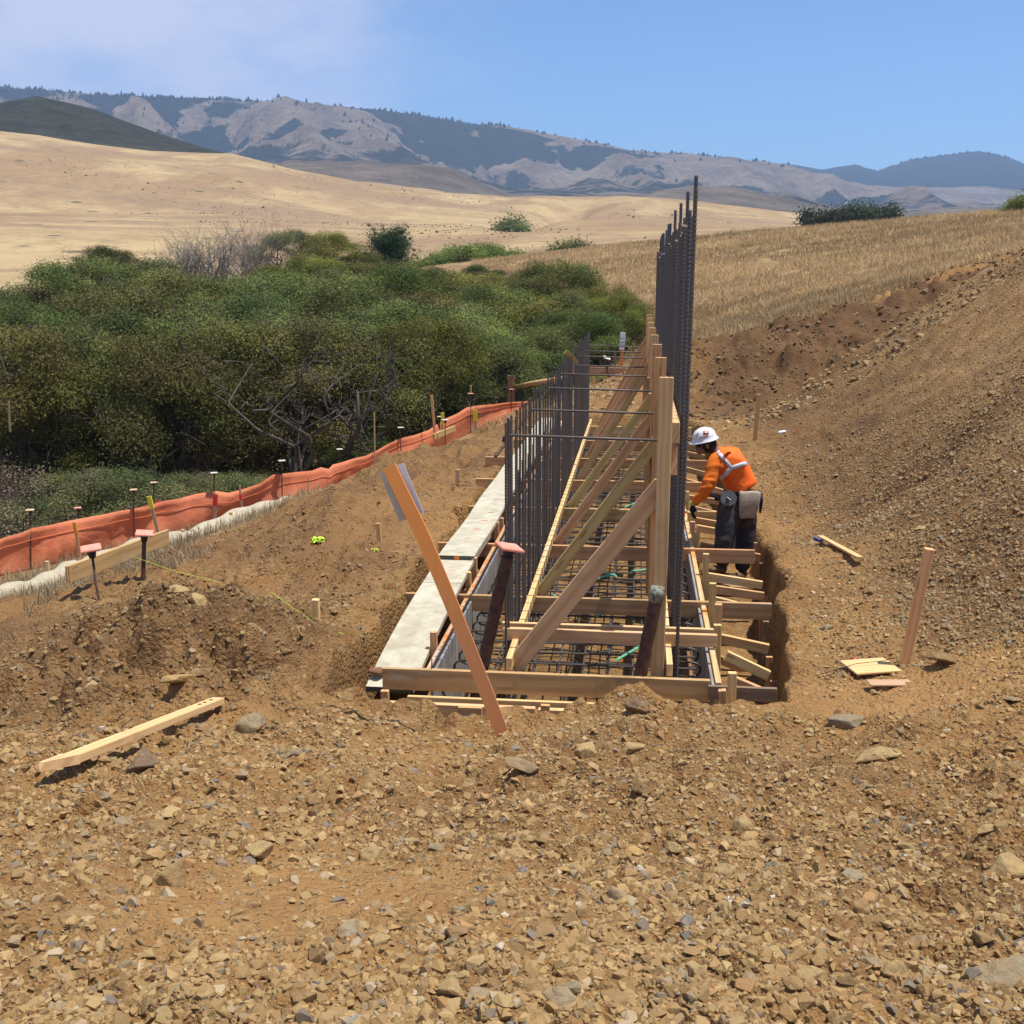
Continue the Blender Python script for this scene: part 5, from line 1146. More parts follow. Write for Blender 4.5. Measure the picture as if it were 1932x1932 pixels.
SH = [ # px, y, top row, kind, label, width, tint
 (40, 27, 620, 0, 'dull green shrub of the thicket at the far left, over the dry grass', 1.0, TB), (170, 29, 615, 1, 'broad olive shrub in the front left of the thicket', 1.1, T1), (300, 28, 615, 2, 'brownish shrub with bare lower limbs, front of the thicket left of centre', 1.05, TB),
 (430, 29, 608, 0, 'dark olive front shrub above the deepest shadow of the thicket', 1.1, T1), (555, 29.5, 605, 1, 'front thicket shrub over two forked grey trunks', 1.1, TB), (680, 31, 600, 2, 'reddish tinged front shrub in the middle of the thicket', 1.1, TB),
 (800, 32, 590, 0, 'bright green shrub bulging from the thicket front', 1.0, TY), (900, 34, 595, 1, 'olive shrub over a tangle of bare twigs, behind the fence bend', 1.05, T1), (1000, 36, 595, 2, 'rounded green shrub behind the low rebar curtain', 1.05, T1),
 (1090, 38, 585, 0, 'green shrub rising behind the far end of the form', 1.0, TG), (1165, 40, 562, 1, 'rightmost front shrub of the thicket, beside the studs', .85, TY),
 (60, 36, 560, 1, 'second row shrub at the far left, deep green', 1.2, TG), (200, 38, 545, 0, 'second row shrub behind the broad olive one', 1.2, TB), (350, 40, 548, 2, 'second row olive green shrub below the bare grey bushes', 1.2, T1), (500, 40, 540, 1, 'second row shrub with a bright green crown', 1.2, TG), (640, 42, 540, 0, 'second row dark shrub in the middle of the thicket', 1.2, T1), (790, 43, 532, 2, 'second row brownish shrub right of the middle', 1.2, TB), (920, 45, 530, 1, 'second row green shrub behind the fence bend', 1.2, TG), (1050, 47, 503, 0, 'second row shrub near the right end of the thicket', 1.15, T1), (1140, 46, 528, 2, 'second row yellow green shrub at the right end', .9, TY),
 (20, 46, 520, 2, 'back row shrub with a dark rounded crown at the far left', 1.35, TD), (150, 48, 482, 0, 'back row shrub in bluish green, left side', 1.4, TG), (275, 50, 482, 1, 'back row shrub with feathery green tops', 1.4, TG), (440, 50, 500, 2, 'back row shrub just in front of the grey bare bushes', 1.35, TD), (580, 54, 478, 1, 'back row yellow green shrub below the highest crowns', 1.35, TY), (700, 54, 496, 0, 'back row shrub at the foot of the cypress', 1.35, T1), (820, 55, 500, 2, 'back row olive shrub against the pale grass', 1.3, T1), (900, 56, 496, 1, 'back row dark shrub topping the thicket against the grass', 1.2, TD), (1000, 54, 500, 0, 'back row shrub sloping down to the right', 1.2, T1),
 (545, 64, 425, 1, 'tallest dark green shrub crown of the thicket, right of the grey bushes', 1.15, TD), (620, 65, 440, 0, 'dense yellow green shrub next to the tallest crown', 1.15, TY), (685, 66, 462, 2, 'rounded dark shrub directly left of the cypress', 1.0, TD), (200, 60, 478, 0, 'low far shrub at the back left edge of the thicket', 1.3, TD),
 (-60, 33, 620, 1, 'leafy shrub cut by the left edge of the photo', 1.1, TB), (-50, 44, 560, 0, 'back shrub cut by the left edge of the photo', 1.3, T1)]
SH += [(110, 32, 590, 2, 'filler shrub deep in the left of the thicket, between the first and second rows', 1.3, T1), (250, 33, 588, 1, 'shrub wedged behind the brownish front shrub at left', 1.3, TG), (390, 34, 585, 0, 'shrub wedged behind the front row, under the grey bushes', 1.3, T1), (520, 35, 580, 1, 'shrub wedged behind the twin grey trunks', 1.3, TG), (650, 36, 572, 2, 'shrub wedged behind the reddish tinged front shrub', 1.3, T1), (770, 37, 566, 0, 'shrub wedged behind the bright green bulge', 1.3, TG), (880, 39, 562, 1, 'shrub wedged above the tangle of bare twigs', 1.3, T1), (980, 41, 558, 2, 'shrub wedged behind the low rebar curtain', 1.2, TY), (1080, 42, 555, 1, 'shrub wedged behind the far end of the form', 1.1, T1),
 (330, 45, 512, 0, 'shrub in the third row left of the grey bushes', 1.4, T1), (520, 47, 510, 2, 'shrub in the third row below the tallest crown', 1.4, TG), (640, 48, 508, 1, 'shrub in the third row left of the cypress', 1.4, T1), (760, 49, 508, 0, 'shrub in the third row right of the cypress', 1.4, TG), (870, 50, 506, 2, 'shrub in the third row against the pale grass', 1.3, TY)]
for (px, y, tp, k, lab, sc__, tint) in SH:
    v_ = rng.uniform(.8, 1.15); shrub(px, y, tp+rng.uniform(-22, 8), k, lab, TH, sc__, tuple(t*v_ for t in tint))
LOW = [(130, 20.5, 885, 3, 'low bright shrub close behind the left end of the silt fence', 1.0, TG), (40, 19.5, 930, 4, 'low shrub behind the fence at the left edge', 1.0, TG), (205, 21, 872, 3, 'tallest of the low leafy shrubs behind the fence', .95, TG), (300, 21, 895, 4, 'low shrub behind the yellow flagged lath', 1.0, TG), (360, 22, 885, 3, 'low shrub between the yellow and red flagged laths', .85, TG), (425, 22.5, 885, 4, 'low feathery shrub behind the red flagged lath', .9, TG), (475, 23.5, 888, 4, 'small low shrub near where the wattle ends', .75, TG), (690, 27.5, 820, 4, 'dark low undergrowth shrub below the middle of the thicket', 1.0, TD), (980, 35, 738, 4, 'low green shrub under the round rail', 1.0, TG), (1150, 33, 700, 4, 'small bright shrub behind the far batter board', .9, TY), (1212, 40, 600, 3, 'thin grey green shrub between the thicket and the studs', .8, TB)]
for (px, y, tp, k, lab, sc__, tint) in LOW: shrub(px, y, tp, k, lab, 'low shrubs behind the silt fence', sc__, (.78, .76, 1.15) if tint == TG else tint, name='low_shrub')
# bare standing understorey limbs in the shade (dense twigs)
rnd = random.Random(5)
for j, (px, y, py, hpx, lab) in enumerate(((560, 26.5, 880, 690, 'forked grey trunk under the thicket edge, left of the middle'), (660, 27.5, 868, 680, 'leaning grey trunk under the thicket edge, right of the forked one'), (400, 27, 885, 760, 'low tangle of bare twigs behind the low shrubs'), (830, 30, 800, 690, 'bare pale twigs under the thicket above the small batter board'), (930, 33, 775, 680, 'bare twigs under the thicket beside the fence post'), (300, 26.5, 890, 740, 'bare hanging limbs at the left of the thicket shade'), (1040, 36, 735, 640, 'bare twigs behind the far end of the rebar curtain'))):
    B = Vector(ony(px, py, y)); T = Vector(ony(px+10, hpx, y+1)); Hh = T.z-B.z
    tips = [(rnd.uniform(-1.6, 1.6), rnd.uniform(-1.2, 1.6), Hh*rnd.uniform(.55, 1.05)) for _ in range(5)]
    me = limbs('trunk', (0, 0, -.3), tips, .075 if j < 2 else .035, rnd, .6, 5, 4); e = link('bare_shrub', me, M_BARK, None, B); tag(e, lab, 'bare shrub', 'bare limbs under the thicket')
# leafless grey bushes on the thicket top
for px, y, tp, wd, lab in ((400, 57, 452, 1.9, 'leafless grey bush on top of the thicket, left half of the grey patch'), (470, 60, 440, 2.3, 'leafless grey bush right half of the grey patch'), (345, 56, 472, 1.5, 'small leafless grey bush at the left end of the grey patch')):
    T = Vector(ony(px, tp, y)); z = gh(T.x, y, False, False); Hh = T.z-z
    tips = [(rnd.uniform(-wd, wd), rnd.uniform(-wd, wd), Hh*rnd.uniform(.8, 1.0)) for _ in range(34)]
    me = limbs('twigs', (0, 0, -.2), tips, .035, rnd, .30, 4, 5); o = link('bare_bush', me, M_TWIG, None, (T.x, y, z)); tag(o, lab, 'bare bush', 'leafless grey bushes')
# cypress with layered spiky fronds
def cypress():
    T = Vector(ony(732, 434, 72)); y = 72; z = ony(732, 500, y)[2]-.6; Hh = T.z-z
    e = empty('cypress_tree', (T.x, y, z), 'lone dark spiky cypress standing behind the thicket', 'cypress')
    rnd = random.Random(9); cs = []; rs = []
    for k in range(70):
        h = rnd.uniform(.15, 1.); L_ = (1.9*(1-.6*h)+.25)*rnd.uniform(.7, 1.15); t = rnd.uniform(0, 6.28)
        for q in range(7):
            u = (q+1)/7; cs.append((math.cos(t)*L_*u, math.sin(t)*L_*u, Hh*h*.82+u*u*.75*rnd.uniform(.7, 1.1))); r_ = .15*(1.25-u*.7); rs.append((r_, r_, r_*.7))
    CG = np.array([(.05, .085, .038), (.065, .105, .042), (.038, .066, .034)])
    me = leaf_cloud('foliage', cs, rs, 30000, .12, pw=.6, cols=CG, fill=.4, lobecol=False, aspect=.35); link('foliage', me, M_LEAF, e, e.location)
    me = limbs('trunk', (0, 0, -.3), [(0, 0, Hh*.8)]+[(rnd.uniform(-1, 1), rnd.uniform(-1, 1), Hh*rnd.uniform(.4, .8)) for _ in range(6)], .12, rnd, .15, 6, 2); link('trunk', me, M_BARK, e, e.location)
cypress()
def hillbush(name, px0, px1, py_top, py_base, r, n, ls, lab, cat='shrub', tint=(1, 1, 1), cols=GREENS, kind=None, depthr=.03, jag=.3, group=None, lift=0):
    """a clump of scrub standing on the hill at distance r between two columns"""
    A = onr((px0+px1)/2, py_base, r); x, y = A[0], A[1]; z = gh(x, y, False, False)
    B0 = onr(px0, py_base, r); B1 = onr(px1, py_base, r); W_ = math.hypot(B1[0]-B0[0], B1[1]-B0[1]); Hh = (py_base-py_top)/FPX*r
    if lift: z = A[2]
    ux = (B1[0]-B0[0])/W_; uy = (B1[1]-B0[1])/W_; cs = []; rs = []; m = max(10, int(W_/Hh*10)); rnd = random.Random(int(px0))
    for k in range(m):
        u = rnd.uniform(-.5, .5); v = rnd.uniform(-1, 1)*Hh*.8; rad = Hh*rnd.uniform(.28, .5)*(1-jag*abs(u)*1.6); zz = max(0, Hh*(1-(2*abs(u))**2.5)*rnd.uniform(.5, 1)-rad)
        cx_ = u*W_*.92*ux-v*uy; cy_ = u*W_*.92*uy+v*ux; g0 = gh(x+cx_, y+cy_, False, False)-z if not lift else 0
        cs.append((cx_, cy_, zz+g0+rad*.2)); rs.append((rad*1.2, rad*1.2, rad))
    me = leaf_cloud(name, cs, rs, n, ls, cols=cols, fill=.3); o = link(name, me, M_LEAF, None, (x, y, z)); o.color = (*tint, 1)
    if kind: return tag(o, lab, cat, group, kind)
    return tag(o, lab, cat, group)
hillbush('hill_shrub', 937, 995, 398, 428, 300, 3600, .75, 'dark green triangular clump of brush in the fold of the golden hill', tint=(.75, .85, .9))
hillbush('brush_strip', 770, 1015, 466, 502, 130, 30000, .24, 'long green strip of brush in the hollow right of the cypress', 'brush', tint=(.85, 1.05, .9))
hillbush('hill_shrub', 1030, 1115, 459, 467, 160, 2500, .35, 'low thin line of scrub at the foot of the golden hill', tint=(.8, .85, .9))
hillbush('hill_shrub', 1335, 1405, 447, 455, 84, 1600, .14, 'thin row of low scrub on the grass crest right of the rebar')
hillbush('hill_shrub', 1418, 1480, 437, 446, 86, 1600, .14, 'second thin row of low scrub farther right on the grass crest')
hillbush('hill_shrub', 1530, 1560, 432, 438, 88, 500, .14, 'tiny scrub tuft on the grass crest')
DG = np.array([(.065, .085, .045), (.085, .105, .052), (.05, .066, .04)])
for px0, px1, tp, lab in ((1520, 1562, 385, 'smallest outlier tree at the left end of the dark grove'), (1550, 1620, 384, 'left dark round tree of the grove on the hill'), (1600, 1660, 379, 'middle dark tree of the grove on the hill'), (1645, 1694, 378, 'right dark tree of the grove with a steep edge')):
    A = onr((px0+px1)/2, 424, 170); x, y = A[0], A[1]; z = gh(x, y, False, False); Hh = (424-tp)/FPX*170; z = A[2]-2.2; e = empty('grove_tree', (x, y, z), lab, 'tree', 'dark trees of the grove on the hill'); W_ = (px1-px0)/FPX*170
    rnd = random.Random(px0); cs = [(rnd.uniform(-.5, .5)*W_, rnd.uniform(-.4, .4)*W_, 1+Hh*rnd.uniform(.15, .82)) for _ in range(26)]; rs = [(Hh*q_, Hh*q_, Hh*q_*.8) for q_ in [rnd.uniform(.12, .24) for _ in range(26)]]
    me = leaf_cloud('crown', cs, rs, 5200, .38, cols=DG, fill=.4); link('crown', me, M_LEAF, e, e.location); me = limbs('trunk', (0, 0, -.3), [(0, 0, Hh*.7), (.8, 0, Hh*.6), (-.8, 0, Hh*.6)], .25, rnd, .2, 6, 2); link('trunk', me, M_BARK, e, e.location)
hillbush('hill_shrub', 1898, 1975, 371, 398, 66, 6000, .12, 'bright bush on the skyline at the right edge', tint=(1.1, 1.1, .9))
# flowering brown shrub at the left edge
hillbush('dry_shrub', -60, 45, 600, 760, 23, 9000, .055, 'dry brown shrub with pale seed heads at the left edge', cols=np.array([(.10, .065, .045), (.14, .09, .06), (.07, .05, .04), (.10, .07, .05), (.12, .08, .05), (.34, .27, .20)]))
def hill_scrub():
    n = 9000; r = rng.uniform(190, 640, n); px = rng.uniform(-60, 1650, n); az = np.interp(px, cols, col_az); x = r*np.sin(az); y = r*np.cos(az)
    k = fbm(x/55, y/55, 97, 4)+rng.normal(0, .16, n) > .34; x, y, r = x[k], y[k], r[k]; z = ground_h(x, y, False, False); s = rng.uniform(.13, .40, len(x))*(1+1.2*(rng.random(len(x)) < .07))
    global PAL, PW
    P0, W0 = PAL, PW; PAL = np.array([(.15, .13, .06), (.20, .155, .08), (.10, .105, .05)]); PW = np.array([.4, .4, .2]); me = rock_mesh('hill_scrub', x, y, z, s, .25); PAL, PW = P0, W0
    m, nt, b = newmat('scrub_dots'); g = NG(nt); g.l(g.attr('tint', 'Color'), b.inputs['Base Color'])
    o = link('hill_scrub', me, m); tag(o, 'low brown scrub tufts dotted over the far golden hill', 'scrub', kind='stuff')
hill_scrub()
# far oaks and conifers along the ridge, and scrub dots on the golden hill
def far_trees():
    V = []; T_ = []; C_ = []
    n = 1500; r = np.where(rng.random(n) < .62, rng.uniform(2560, 2740, n), rng.uniform(2050, 2700, n)); px = rng.uniform(-50, 1500, n); az = np.interp(px, cols, col_az); x = r*np.sin(az); y = r*np.cos(az)
    k = (rng.random(n) < np.where(px < 960, 1., .22)); x, y, r, px = x[k], y[k], r[k], px[k]
    x = np.r_[x, rng.uniform(900, 2600, 700)*0+4180*np.sin(np.interp(rng.uniform(1600, 1960, 700), cols, col_az))]; m = len(x)-len(y)
    aa = np.arcsin(np.clip(x[-m:]/4180, -1, 1)); y = np.r_[y, 4180*np.cos(aa)+rng.uniform(-30, 60, m)]; r = np.hypot(x, y); px = np.r_[px, np.full(m, 1800.)]
    z = ground_h(x, y, False, False); h = rng.uniform(3, 7.5, len(x))*(1+.5*(rng.random(len(x)) < .12)); wd = np.where(rng.random(len(x)) < .5, h*.5, h*.22); wd = np.where(px > 1000, h*.55, wd); sg = 5
    for i in range(len(x)):
        b0 = len(V)
        V.append((x[i], y[i], z[i]+h[i]))
        for lv, (f_, q) in enumerate(((.62, .8), (.15, 1.))):
            for s in range(sg):
                t = s*6.283/sg+i; j_ = rng.uniform(.75, 1.2); V.append((x[i]+math.cos(t)*wd[i]*q*j_, y[i]+math.sin(t)*wd[i]*q*j_, z[i]+h[i]*f_-1.5))
        for s in range(sg):
            T_ += [(b0, b0+1+s, b0+1+(s+1) % sg), (b0+1+s, b0+1+sg+s, b0+1+(s+1) % sg), (b0+1+(s+1) % sg, b0+1+sg+s, b0+1+sg+(s+1) % sg)]
    me = mesh_np('ridge_trees', np.array(V), None, np.array(T_), smooth=False)
    o = link('ridge_trees', me, plain('far_tree_green', (.045, .058, .034), .95, .35, .02)); tag(o, 'far off dark woods along the mountain ridge and gullies', 'woods', kind='stuff')
far_trees()
# ------------------------------------------------------------------ dry grass
M_GRASS = None
def m_grass():
    m, nt, b = newmat('dry_grass'); g = NG(nt); c = g.attr('leaf', 'Color'); g.l(c, b.inputs['Base Color']); b.inputs['Roughness'].default_value = .8; b.inputs['Specular IOR Level'].default_value = .15
    t = g.n('ShaderNodeBsdfTranslucent'); g.l(c, t.inputs[0]); mx = g.n('ShaderNodeMixShader'); mx.inputs[0].default_value = .3
    g.l(b.outputs[0], mx.inputs[1]); g.l(t.outputs[0], mx.inputs[2]); g.l(mx.outputs[0], nt.nodes['Material Output'].inputs[0]); return m
M_GRASS = m_grass()
def grass(name, x, y, h0, h1, wd, lab, cols_, z=None, lean=.35):
    n = len(x); z = ground_h(x, y, True, False) if z is None else z; h = rng.uniform(h0, h1, n); t = rng.uniform(0, 6.283, n); a_ = rng.normal(0, lean, n)+.1; q = rng.uniform(0, 6.283, n)
    dx, dy = np.cos(t)*wd*.5, np.sin(t)*wd*.5; sx, sy = np.cos(q)*np.sin(a_), np.sin(q)*np.sin(a_); c = np.cos(a_)
    B = np.stack([x, y, z-.02], -1); M1 = B+np.stack([sx*.35, sy*.35, c*.55], -1)*h[:, None]; T = B+np.stack([sx, sy, c*.95], -1)*h[:, None]; D = np.stack([dx, dy, np.zeros(n)], -1)
    V = np.stack([B-D, B+D, M1+D*.8, M1-D*.8, T], 1).reshape(-1, 3); i = np.arange(n)*5
    me = mesh_np(name, V, np.stack([i, i+1, i+2, i+3], -1), np.stack([i+3, i+2, i+4], -1), smooth=False)
    cc = cols_[rng.integers(0, len(cols_), n)]*rng.uniform(.8, 1.2, (n, 1))*(1-.30*sstep(-.1, .35, fbm(x*.16, y*.30, 95, 4)))[:, None]*(1+.18*sstep(.0, .4, fbm(x*.5+9, y*.5, 96, 3)))[:, None]; attr(me, 'leaf', np.repeat(np.c_[cc, np.ones(n)], 5, 0), 'FLOAT_COLOR')
    o = link(name, me, M_GRASS); return tag(o, lab, 'grass', kind='stuff')
GC = np.array([(.62, .46, .23), (.54, .38, .18), (.44, .29, .135), (.70, .55, .31), (.38, .245, .12)])
n = 300000; r = np.exp(rng.uniform(math.log(28), math.log(86), n)); a_ = -YAW+np.radians(rng.uniform(-2, 30, n)); x = r*np.sin(a_); y = r*np.cos(a_); e_ = fbm(x*1.3, y*1.3, 71, 4)*.9
k = ~inside_poly(x+e_, y+e_*.8, DIRT) & (fbm(x*.5, y*.5, 91, 3) > -.55); x, y = x[k], y[k]
grass('hill_grass', x, y, .06, .30, .022, 'tall dry golden grass over the hillside right of the thicket', GC, lean=.6)
WPA = np.array([tuple(p) for p in WP])
SC = np.array([(.58, .46, .27), (.50, .38, .21), (.66, .54, .34), (.42, .31, .17), (.36, .29, .15)])
n = 11000; k_ = rng.integers(0, len(WPA)-1, n); t = rng.random(n); base = WPA[k_]*(1-t[:, None])+WPA[k_+1]*t[:, None]; offx = rng.normal(0, .5, n); offx = np.where(offx < 0, offx*1.3, offx*.8); x = base[:, 0]+offx; y = base[:, 1]+rng.normal(0, .3, n)-offx*.3
k = ((offx < -.15) | (offx > .26)) & (x < -5.0+.05*(y-11)*0+np.where(y < 12, .5, 0)); x, y = x[k], y[k]
grass('verge_grass', x, y, .05, .26, .010, 'bleached dry grass tufts around the straw wattle', SC, lean=.6)
n = 12000; x = rng.uniform(-7.4, -4.6, n); y = rng.uniform(7.6, 12.5, n); k = (x < -4.9-.0*(y)+fbm(x, y, 5, 3)*.5-np.clip(9.6-y, 0, 2)*.35) & (fbm(x*2, y*2, 93, 3) > -.15); grass('verge_grass', x[k], y[k], .05, .26, .009, 'matted dry grass in front of the wattle at left', SC, lean=.8)
n = 26000; x = rng.uniform(-26, -9, n); y = rng.uniform(16, 40, n); k = x < -9.5-(y-16)*.28; grass('meadow_grass', x[k], y[k], .2, .6, .03, 'dry grass slope behind the fence at the left edge', SC, lean=.5)
print('veg done')
#--PART5--
# ------------------------------------------------------------------ the worker
def skin_mesh(name, chains, sub=2, root=None):
    """chains: dict joint -> (pos, rx, ry); edges: list of pairs"""
    J, E_ = chains; names = list(J); me = bpy.data.meshes.new(name); me.from_pydata([J[n][0] for n in names], [(names.index(a), names.index(b)) for a, b in E_], [])
    o = bpy.data.objects.new(name, me); COL.objects.link(o); md = o.modifiers.new('skin', 'SKIN'); md.use_smooth_shade = True
    for i, n in enumerate(names): me.skin_vertices[0].data[i].radius = J[n][1:3]; me.skin_vertices[0].data[i].use_root = (n == (root or names[0]))
    s = o.modifiers.new('sub', 'SUBSURF'); s.levels = sub; s.render_levels = sub
    dg = bpy.context.evaluated_depsgraph_get(); dg.update(); ev = o.evaluated_get(dg); m2 = bpy.data.meshes.new_from_object(ev); bpy.data.objects.remove(o); m2.name = name
    for p in m2.polygons: p.use_smooth = True
    return m2
PY = 11.35
def W(px, py, y=PY): return Vector(ony(px, py, y))
foot_l = W(1352, 1080, 11.22); base = Vector((.93, 11.35, foot_l.z-.045))
person = empty('person', base, 'worker in orange shirt, reflective vest and white hard hat bending over the form', 'person')
def rel(v): return Vector(v)-base
M_SKIN = plain('skin', (.26, .13, .08), .55, .1, 30.); M_SHIRT = plain('orange_shirt', (.80, .19, .02), .8, .15, 6., .004, .15, 0., (.72, .15, .02)); M_VEST = plain('orange_vest', (.95, .14, .02), .75, .1, 8., .008, .2, 0., (.92, .19, .025))
M_JEANS = plain('dark_jeans', (.045, .045, .050), .9, .3, 9., .006, .1, 0., (.055, .052, .052), .25); M_BOOT = plain('dusty_boot', (.20, .125, .065), .85, .3, 14., .003); M_GLOVE = plain('black_glove', (.015, .015, .016), .7, .2, 20.); M_GLOVEC = plain('lime_glove_cuff', (.50, .58, .10), .7, .2, 20.)
M_HAT = plain('white_hard_hat', (.80, .80, .80), .25, .04, 5., 0, .5); M_BAG = plain('canvas_pouch', (.40, .33, .24), .95, .25, 14., .004, .1, 0., (.31, .25, .18), .3); M_REFL = plain('silver_reflective_tape', (.56, .57, .62), .45, .08, 20., 0, .5); M_HAIR = plain('black_hair', (.012, .010, .010), .7, .2, 40.)
hipc = W(1391, 953, 11.40); hl = W(1375, 962, 11.28); hr = W(1409, 962, 11.50); kl = W(1366, 1020, 11.22); kr = W(1405, 1022, 11.52); al = W(1363, 1070, 11.24); ar = W(1400, 1080, 11.50)
waist = W(1399, 922, 11.42); mid = W(1389, 893, 11.42); chest = W(1372, 870, 11.40); neck = W(1350, 853, 11.36); head = W(1331, 837, 11.32)
sl_ = W(1350, 869, 11.20); el = W(1334, 922, 11.12); wl = W(1308, 952, 11.16); sr = W(1386, 858, 11.54); er = W(1400, 905, 11.62); wr_ = W(1366, 938, 11.50)
def fix(J): return {k: (rel(v[0]), v[1], v[2]) for k, v in J.items()}
# body
body = skin_mesh('body', (fix({'hip': (hipc, .10, .11), 'waist': (waist, .105, .10), 'mid': (mid, .115, .105), 'chest': (chest, .12, .11), 'neck': (neck, .05, .05), 'head0': (W(1337, 843, 11.33), .055, .06), 'head': (head, .078, .085), 'headt': (W(1325, 826, 11.31), .065, .07),
 'sl': (sl_, .05, .05), 'el': (el, .038, .038), 'wl': (wl, .026, .026), 'sr': (sr, .05, .05), 'er': (er, .038, .038), 'wr': (wr_, .026, .026), 'hl': (hl, .075, .075), 'kl': (kl, .052, .052), 'al': (al, .04, .04), 'hr': (hr, .075, .075), 'kr': (kr, .052, .052), 'ar': (ar, .04, .04)}),
 [('hip', 'waist'), ('waist', 'mid'), ('mid', 'chest'), ('chest', 'neck'), ('neck', 'head0'), ('head0', 'head'), ('head', 'headt'), ('chest', 'sl'), ('sl', 'el'), ('el', 'wl'), ('chest', 'sr'), ('sr', 'er'), ('er', 'wr'), ('hip', 'hl'), ('hl', 'kl'), ('kl', 'al'), ('hip', 'hr'), ('hr', 'kr'), ('kr', 'ar')]))
bo = link('body', body, M_SKIN, person, base)
# face: looks down to the left; nose, brow, ear, mouth
fd = (W(1306, 848, 11.26)-head).normalized()
def lump(name, c, r, mat, parent, sc3=(1, 1, 1), q=None):
    bm = bmesh.new(); bmesh.ops.create_uvsphere(bm, u_segments=14, v_segments=10, radius=1); bmesh.ops.scale(bm, vec=(r*sc3[0], r*sc3[1], r*sc3[2]), verts=bm.verts); me = bpy.data.meshes.new(name); bm.to_mesh(me); bm.free()
    for p in me.polygons: p.use_smooth = True
    return link(name, me, mat, parent, c, q)
fq = orient(fd, (0, 0, 1))
lump('nose', head+fd*.098+Vector((0, 0, .0)), .016, M_SKIN, person, (1.4, .8, 1.3), fq); lump('jaw', head+fd*.05+Vector((0, 0, -.045)), .055, M_SKIN, person, (1, .85, .8), fq)
lump('ear', head+Vector((.015, -.088, -.012)), .026, M_SKIN, person, (.7, .4, 1.1), fq); lump('hair', head+Vector((.028, 0, -.005)), .094, M_HAIR, person, (.9, .98, .95), fq)
for s in (-1, 1): lump('eye', head+fd*.088+Vector((0, s*.032, .018)), .011, M_HAIR, person)
lump('mouth', head+fd*.09+Vector((-.0, 0, -.035)), .014, plain('lips', (.24, .10, .08), .6), person, (.6, 1.6, .4), fq)
lump('glasses', head+fd*.092+Vector((0, 0, .018)), .03, M_BLACK, person, (.25, 1.9, .5), fq)
# shirt: sleeves and collar; vest: torso
shirt = skin_mesh('shirt', (fix({'chest': (chest, .13, .125), 'neck': (neck+Vector((0, 0, -.005)), .068, .068), 'sl': (sl_, .083, .083), 'sl2': (sl_.lerp(el, .5), .072, .072), 'el': (el, .061, .061), 'fl': (el.lerp(wl, .5), .053, .053), 'wl': (wl.lerp(el, .06), .040, .040), 'sr': (sr, .080, .080), 'er': (er, .060, .060), 'wr': (wr_.lerp(er, .08), .042, .042), 'waist': (waist, .14, .13)}),
 [('chest', 'neck'), ('chest', 'sl'), ('sl', 'sl2'), ('sl2', 'el'), ('el', 'fl'), ('fl', 'wl'), ('chest', 'sr'), ('sr', 'er'), ('er', 'wr'), ('chest', 'waist')]), 3)
def wrinkle(me, amp, f1, seed):
    V = np.empty(len(me.vertices)*3, np.float32); me.vertices.foreach_get('co', V); V = V.reshape(-1, 3); N_ = np.empty(len(me.vertices)*3, np.float32); me.vertices.foreach_get('normal', N_); N_ = N_.reshape(-1, 3)
    w_ = ridged(V[:, 0]*f1+V[:, 1]*f1*.6, V[:, 2]*f1*1.4+V[:, 1]*f1, seed, 3)-.5; V += N_*(w_*amp)[:, None]; me.vertices.foreach_set('co', V.ravel()); me.update()
wrinkle(shirt, .028, 9, 3); link('shirt', shirt, M_SHIRT, person, base)
up_ = (chest-waist).normalized()
vest = skin_mesh('vest', (fix({'chest': (chest, .175, .165), 'top': (chest.lerp(neck, .6), .125, .115), 'mid': (mid, .180, .170), 'waist': (waist.lerp(mid, .3), .180, .175), 'hem': (waist+Vector((.01, 0, -.015)), .195, .185), 'sl': (chest.lerp(sl_, .85), .092, .092), 'sr': (chest.lerp(sr, .85), .092, .092)}),
 [('chest', 'top'), ('chest', 'mid'), ('mid', 'waist'), ('waist', 'hem'), ('chest', 'sl'), ('chest', 'sr')]), 3)
wrinkle(vest, .022, 6, 8); vo = link('vest', vest, M_VEST, person, base)
nv_ = len(vest.vertices); bvh = BVHTree.FromPolygons([v.co.copy() for v in vest.vertices]+[v.co.copy() for v in shirt.vertices], [tuple(p.vertices) for p in vest.polygons]+[tuple(i+nv_ for i in p.vertices) for p in shirt.polygons])
